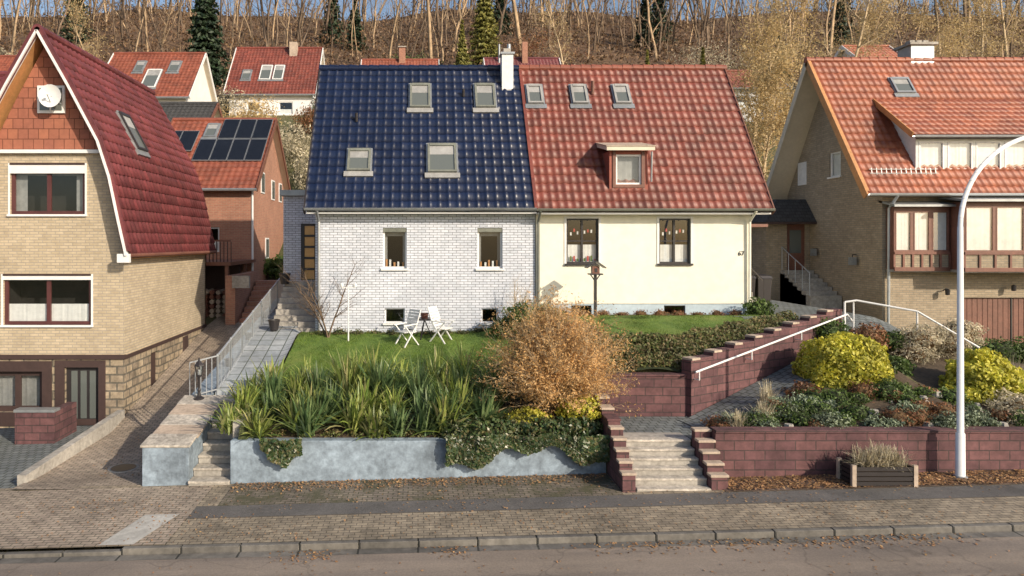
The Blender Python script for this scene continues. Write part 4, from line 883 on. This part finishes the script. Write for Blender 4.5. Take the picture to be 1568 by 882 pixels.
def strap(name,cl,mat,nb,L,w,droop=1.0,up=.9,lo=.5):
    V=[];F=[];c=0
    for (x,y,z,s) in cl:
        for k in range(nb):
            a=R.uniform(0,6.283); el=(lo+(1.5-lo)*R.uniform(0,1)**.7)*up; l=L*s*R.uniform(.6,1.15); ww=w*R.uniform(.7,1.2)
            d=np.array([math.cos(a)*math.cos(el),math.sin(a)*math.cos(el),math.sin(el)]); p=np.array([x,y,z])+R.normal(0,.08,3)*[1,1,0]; side=np.array([-math.sin(a),math.cos(a),0])
            side=side+R.normal(0,.35,3); side-=d*side.dot(d); side/=np.linalg.norm(side)
            ns=5
            for i in range(ns+1):
                t=i/ns; wd=ww*(.55+.9*t-1.4*t**3+.0)*.5 if t<.99 else .002
                V+= [p-side*wd,p+side*wd]
                if i<ns: F.append((c+2*i,c+2*i+1,c+2*i+3,c+2*i+2))
                p=p+d*l/ns; d=d+np.array([0,0,-.22*droop*(.3+t*1.3)]); d/=np.linalg.norm(d)
            c+=2*(ns+1)
    return npmesh(name,V,F,mat)
cl=[]
for row,(y,sc,x0,x1,stp) in enumerate(((14.95,.8,-4.0,.9,.6),(15.6,.93,-3.95,2.1,.68),(16.3,1.03,-3.7,2.0,.7),(17.0,1.03,-3.5,1.6,.8))):
    for x in np.arange(x0,x1,stp):
        xx=x+R.uniform(-.22,.22); yy=y+R.uniform(-.15,.15); cl.append((xx,yy,float(H(max(xx,-3.7),yy))+.02,sc*R.uniform(.75,1.2)))
idx=R.permutation(len(cl)); cl=[cl[i] for i in idx]
q=len(cl)
strap('daylily_clump',cl[:int(q*.68)],M_BL,110,1.05,.06,1.1,1.0,.35)
strap('iris_clump',cl[int(q*.68):],M_YU,90,.95,.06,.5,1.0,.4)
strap('yucca_plant',[(-2.2,15.3,1.1,.9),(.6,15.3,1.1,.95),(-.9,16.4,1.35,1.1),(1.5,15.2,1.05,.9),(1.9,16.1,1.35,1),(-3.4,16.2,1.3,.9)],M_YU,130,.85,.065,.25,.95,.05)
segs=[]; tips=[]
for k in range(800):
    a=R.uniform(0,6.283); el=R.uniform(.1,1.5); L=R.uniform(.95,1.5)*(1.0+.25*math.sin(el)); d=np.array([math.cos(a)*math.cos(el),math.sin(a)*math.cos(el),math.sin(el)]); p=np.array([3.2,16.0,1.55])+R.normal(0,.2,3)
    for i in range(4):
        q=p+d*L/4; segs.append((*p,*q,.008*(1-i*.2),.008*(1-(i+1)*.2)))
        if i>0: tips.append((q,d))
        for _ in range(2):
            dd=d+R.normal(0,.35,3); dd/=np.linalg.norm(dd); q2=q+dd*L*.2; segs.append((*q,*q2,.004,.002)); tips.append((q2,dd))
        p=q; d=d+R.normal(0,.12,3); d/=np.linalg.norm(d)
E=empty('copper_spirea_shrub'); V,F=segmesh(segs); npmesh('twigs',V,F,BARKL,E)
tp=np.array([t[0] for t in tips]);td=np.array([t[1] for t in tips])
P=np.repeat(tp,6,0)+R.normal(0,.06,(len(tp)*6,3)); leaves_at('leaves',P,np.repeat(td,6,0),.065,M_COP,.8,.35,E)
def ivy(name,x0,x1,zt,zbf,n,mat=M_DG,y=14.45,top=True):
    X=R.uniform(x0,x1,n); f=R.uniform(0,1,n)**.9; zb=zbf(X); Z=zt-(zt-zb)*f; Yv=y-.06-.12*np.sin(X*3+Z*4)**2*(1-f)-R.uniform(0,.08,n)
    P=np.stack([X,Yv,Z],1); N=np.tile([0,-1,.3],(n,1)); leaves_at(name,P,N,.085,mat,.45,.75)
ivy('ivy_curtain',.6,4.0,1.02,lambda X:.55-.22*np.sin(X*1.7+.5)-.12*np.sin(X*6),7500)
ivy('ivy_curtain',-3.3,-2.45,.95,lambda X:.35+.8*np.abs(X+2.85)-.05*np.sin(X*20),1300)
bush('ivy_hedge_top',[(x,14.85+R.uniform(-.1,.15),1.0,.45,.35,.28) for x in np.arange(.9,4.0,.4)],10000,.085,M_DG,M_CORE,.5,.25)
bush('cotoneaster_edge',[(x,14.9,.92,.25,.2,.09) for x in np.arange(-3.7,.8,.6)],1800,.06,M_HG,None,.3,.3)
bush('bergenia_patch',[(3.6,15.2,1.35,.5,.35,.3),(2.4,15.1,1.15,.5,.35,.25)],3000,.08,M_YG,M_CORE,.5,.3)
def litter(name,n,x0,x1,y0,y1,f,off,size=.05,msk=None):
    X=R.uniform(x0,x1,n);Y=R.uniform(y0,y1,n)
    if msk is not None: k=R.uniform(0,1,n)<msk(X,Y); X=X[k];Y=Y[k]
    P=np.stack([X,Y,f(X,Y)+off],1); leaves_at(name,P,np.tile([0,0,1.],(len(X),1)),size,M_DL,.25,.6)
litter('fallen_leaves',7000,6.1,16,13.29,14.0,stf,.14,.055)
litter('fallen_leaves',2500,-3.9,4,13.9,14.48,stf,.13,.05,lambda x,y:np.clip((y-13.8)*1.6,0,1))
litter('fallen_leaves',3600,-9,14,10.95,11.46,stf,.012,.05,lambda x,y:(.5+.5*np.sin(x*1.3+np.sin(x*.5)*3))**4*np.clip((y-10.95)*3,0,1))
litter('fallen_leaves',3000,-8,14,11.6,13.8,stf,.125,.042,lambda x,y:.25+.75*(.5+.5*np.sin(x*1.1+y*2))**2)
litter('fallen_leaves',400,-9,14,9.6,11.0,stf,.012,.045)
litter('fallen_leaves',500,-8.5,-5.3,15,20,stf,.03,.05)
strap('dry_ornamental_grass',[(8.85,13.55,.6,.6),(9.15,13.58,.6,.7),(9.45,13.53,.6,.6),(9.3,13.6,.6,.6)],M_PALE,220,.7,.02,1.5,1.0)
strap('ornamental_grass',[(7.6,15.0,1.1,.7),(8.2,16.0,1.3,.7),(3.9,21.2,2.7,.8),(6.9,14.7,1.1,.5),(3.3,21.0,2.6,1.2),(14.7,16.8,1.5,1)],M_PALE,110,.75,.016,.9,1.05)
def place_tree(name,x,y,z,h,r,levels,bark,leafmat=None,nl=0,size=.1,multi=1,**kw):
    E=empty(name); V0=[];tt=[]
    for m in range(multi):
        sg,tp=gen_tree(h*R.uniform(.8,1),r,levels,**kw)
        A=np.array(sg); 
        if multi>1:
            tx,ty=R.normal(0,.25,2); 
            A[:,0]+=A[:,2]*tx;A[:,1]+=A[:,2]*ty;A[:,3]+=A[:,5]*tx;A[:,4]+=A[:,5]*ty; tp=tp.copy(); tp[:,0]+=tp[:,2]*tx; tp[:,1]+=tp[:,2]*ty
        V0.append(A); tt.append(tp)
    A=np.concatenate(V0); A[:,0:3]+=[x,y,z];A[:,3:6]+=[x,y,z]; V,F=segmesh(A,3); npmesh('trunk_and_branches',V,F,bark,E)
    tp=np.concatenate(tt)+[x,y,z]
    if nl:
        P=np.repeat(tp,nl,0)+R.normal(0,size*2.2,(len(tp)*nl,3)); leaves_at('leaves',P,R.normal(0,1,(len(P),3)),size,leafmat,.5,.4,E)
    return E
place_tree('bare_magnolia_shrub',-2.75,20.9,2.1,2.3,.035,2,BARK,multi=4,start=.2,spread=.7,lf=.5)
place_tree('bare_shrub',3.0,21.3,2.5,1.6,.015,2,BARKL,multi=4,start=.2)
def conifer(name,x,y,z,h,r,mat,n=9000,size=.35):
    E=empty(name); t=R.uniform(0,1,n)**.75; lay=np.round(t*22)/22; a=R.uniform(0,6.283,n); u=R.uniform(0,1,n)**.6
    zz=h*(1-lay)*1.0; rad=r*lay*(.75+.25*np.sin(a*5+lay*40))*u
    P=np.stack([x+rad*np.cos(a),y+rad*np.sin(a),z+zz-rad*.25+R.normal(0,.08*h/10,n)],1); N=np.stack([np.cos(a)*.5,np.sin(a)*.5,np.full(n,.6)],1)
    leaves_at('needles',P,N,size,mat,.5,.45,E); mb=MB(); mb.cyl((x,y,z-1),(x,y,z+h),h*.018,.02,BARK,8); mb.build('trunk',E)
conifer('spruce_tree',-23.0,74,19.5,17,4.0,M_CON,14000,.5)
conifer('larch_tree',4.4,68,17,10.0,2.2,M_CONL,8000,.35); conifer('larch_tree',7.6,78,24,13,3,M_CONL,9000,.4)
conifer('thuja_tree',24.2,58,14.5,7.0,1.3,M_CONL,6000,.28); conifer('thuja_tree',21.5,64,18,5.0,.9,M_CONL,3500,.25)
conifer('yew_tree',-37,60,15,7,3,M_GR,6000,.35); conifer('thuja_tree',1.6,72,20,4,1.8,M_CONL,3500,.3); conifer('spruce_tree',38,72,20,7,2.2,M_CON,5000,.35)
for x,y,h in ((-48,96,12),(-9,98,9),(-13,104,11),(12,100,10),(32,96,10),(36,102,12),(62,100,13)): conifer('spruce_tree',x,y,float(H(x,y))-1,h,h*.26,M_CON,2600,.6)
# forest
var=[]
for k in range(10):
    sg,tp=gen_tree(R.uniform(16,25),R.uniform(.12,.27),2,kids=(1,2),spread=.65,start=.2+.15*(k%3),upb=.35,lf=.33,tseg=9,wob=.1); var.append((np.array(sg),tp))
for nmn,cnt,mt in (('bare_forest',310,plain('forest_bark',(.19,.135,.095),.95,.5,.15,1.2,0)),('bare_forest',190,plain('sunlit_forest_bark',(.46,.33,.21),.95,.4,.15,1.2,0))):
    SV=[]
    for k in range(cnt):
        y=74+66*R.uniform(0,1)**.7; x=R.uniform(-.70*y,1.02*y); A,tp=var[R.integers(10)]; a=R.uniform(0,6.28); s=R.uniform(.6,1.2); c_,s_=math.cos(a),math.sin(a); A=A.copy(); lx,ly_=R.normal(0,.05,2)
        for o in (0,3):
            X=A[:,o]*c_-A[:,o+1]*s_+A[:,o+2]*lx; Yv=A[:,o]*s_+A[:,o+1]*c_+A[:,o+2]*ly_; A[:,o]=X*s+x;A[:,o+1]=Yv*s+y;A[:,o+2]=A[:,o+2]*s+float(H(x,y))-.3
        A[:,6:]*=s*R.uniform(.6,1.2); SV.append(A)
    V,F=segmesh(np.concatenate(SV)); npmesh(nmn,V,F,mt)
n=42000; Y=70+68*R.uniform(0,1,n)**.8; X=R.uniform(-.70,1.02,n)*Y; cl_=(.5+.5*np.sin(X*.3+np.sin(Y*.2)*2)*np.sin(Y*.25)); hgt=np.abs(R.normal(0,1,n))*2.0*cl_; P=np.stack([X,Y,H(X,Y)+hgt],1)
leaves_at('forest_undergrowth',P,R.normal(0,1,(n,3)),.42,leafm('beech_leaf_litter',[(.18,.095,.05),(.11,.066,.038),(.27,.155,.08),(.08,.06,.035),(.38,.24,.125)],.2),.6,.5)
n=20000; Y=74+64*R.uniform(0,1,n)**.8; X=R.uniform(-.70,1.02,n)*Y; P=np.stack([X,Y,H(X,Y)+R.uniform(0,1,n)**1.4*12],1)
leaves_at('forest_twigs',P,R.normal(0,1,(n,3)),1.5,leafm('twig_haze',[(.20,.14,.09),(.40,.28,.17),(.12,.09,.06)],.1),.5,.03,None,.5,(0,0,1.2))
for (x,y,h,l,mt,nl) in ((21.2,42,11.5,3,BARKL,4),(22.6,46,13,3,BARKL,4),(20.0,40,8,3,BARKL,4),(31,50,14,3,BARKL,3),(43,56,12,3,BARKL,4),(49,60,13,3,BARKL,4),(38,60,12,3,BARKL,4),(55,64,14,3,BARKL,4),(15,70,10,3,BARKL,1),(-30,64,11,3,BARKL,1)):
    place_tree('golden_birch_tree',x,y,float(H(x,y))-.2,h,h*.014,l,mt,M_GOLD,nl,.155,kids=(2,3),spread=.75,start=.15,lf=.42,upb=.3)
for (x,y,rx,rz,mt) in ((-9.5,49,3.2,2.6,M_PALE),(-13,54,3,2.3,M_GOLD),(-6.5,46,2.2,2.5,M_PALE),(-8.2,54,2.5,2.2,M_RB),(-18,60,3,2.2,M_PALE),(-24,46,4,3,M_GOLD),(-28,52,4,3,M_PALE),(-7,36,1.3,1.2,M_GR),(22,40,2.5,3,M_GOLD),(18.5,36,2,2.4,M_PALE),(15,34,2,2,M_GR),(17,40,2,2.4,M_RB),(20,47,3,3,M_PALE),(29,40,3,3.5,M_GOLD),(35,60,4,3,M_PALE),(14,62,3,3,M_PALE),(3,60,2,2,M_RB),(-13,40,2,1.6,M_GR),(40,48,4,4,M_GOLD),(-40,70,5,3,M_PALE),(0,78,6,2,M_GR),(14,80,6,2.4,M_RB),(-10,72,5,2,M_RB),(32,74,6,4,M_PALE),(50,72,7,5,M_PALE),(-7.5,60,2.5,2,M_GR)):
    z=float(H(x,y)); bs=[(x+R.normal(0,rx*.35),y+R.normal(0,rx*.3),z+rz*R.uniform(.3,.7),rx*R.uniform(.4,.6),rx*.5,rz*R.uniform(.4,.65)) for _ in range(5)]
    bush('hillside_shrub',bs,2600,.24,mt,None,.2,.35,.35)
bush('boxwood_hedge',[(x,21.5,1.6,.7,.6,.5) for x in np.arange(16.5,22,.9)],7000,.08,M_GR,M_CORE,.6,.2)
bush('yew_shrub',[(-11.9,18.2,.7,.5,.6,.9)],3500,.08,M_GR,M_CORE,.6,.2)
# ------------------------------------------------------------------ light, sky, camera
el,az=math.radians(25),math.radians(135)
w=D.worlds.new('World'); S.world=w; w.use_nodes=True; nt=w.node_tree; bg=nt.nodes['Background']; sk=nt.nodes.new('ShaderNodeTexSky'); sk.sky_type='NISHITA'; sk.sun_disc=False
sk.sun_elevation=el; sk.sun_rotation=az; sk.dust_density=2.0; sk.air_density=1.0; nt.links.new(sk.outputs[0],bg.inputs[0]); bg.inputs[1].default_value=.15
sl=D.lights.new('sun','SUN'); sl.energy=5.0; sl.angle=math.radians(.5); sl.color=(1,.87,.68); so=D.objects.new('sun',sl); S.collection.objects.link(so)
dv=Vector((math.sin(az)*math.cos(el),math.cos(az)*math.cos(el),math.sin(el))); so.rotation_euler=dv.to_track_quat('Z','Y').to_euler()
cam=D.cameras.new('camera'); co=D.objects.new('camera',cam); S.collection.objects.link(co); co.location=(0,0,5.1); co.rotation_euler=(math.pi/2,0,0)
cam.sensor_width=36; cam.lens=24.0; cam.shift_x=144/1568; cam.shift_y=-71/1568; cam.clip_end=2000; S.camera=co
S.view_settings.view_transform='Standard'; S.view_settings.look='None'; S.view_settings.exposure=0
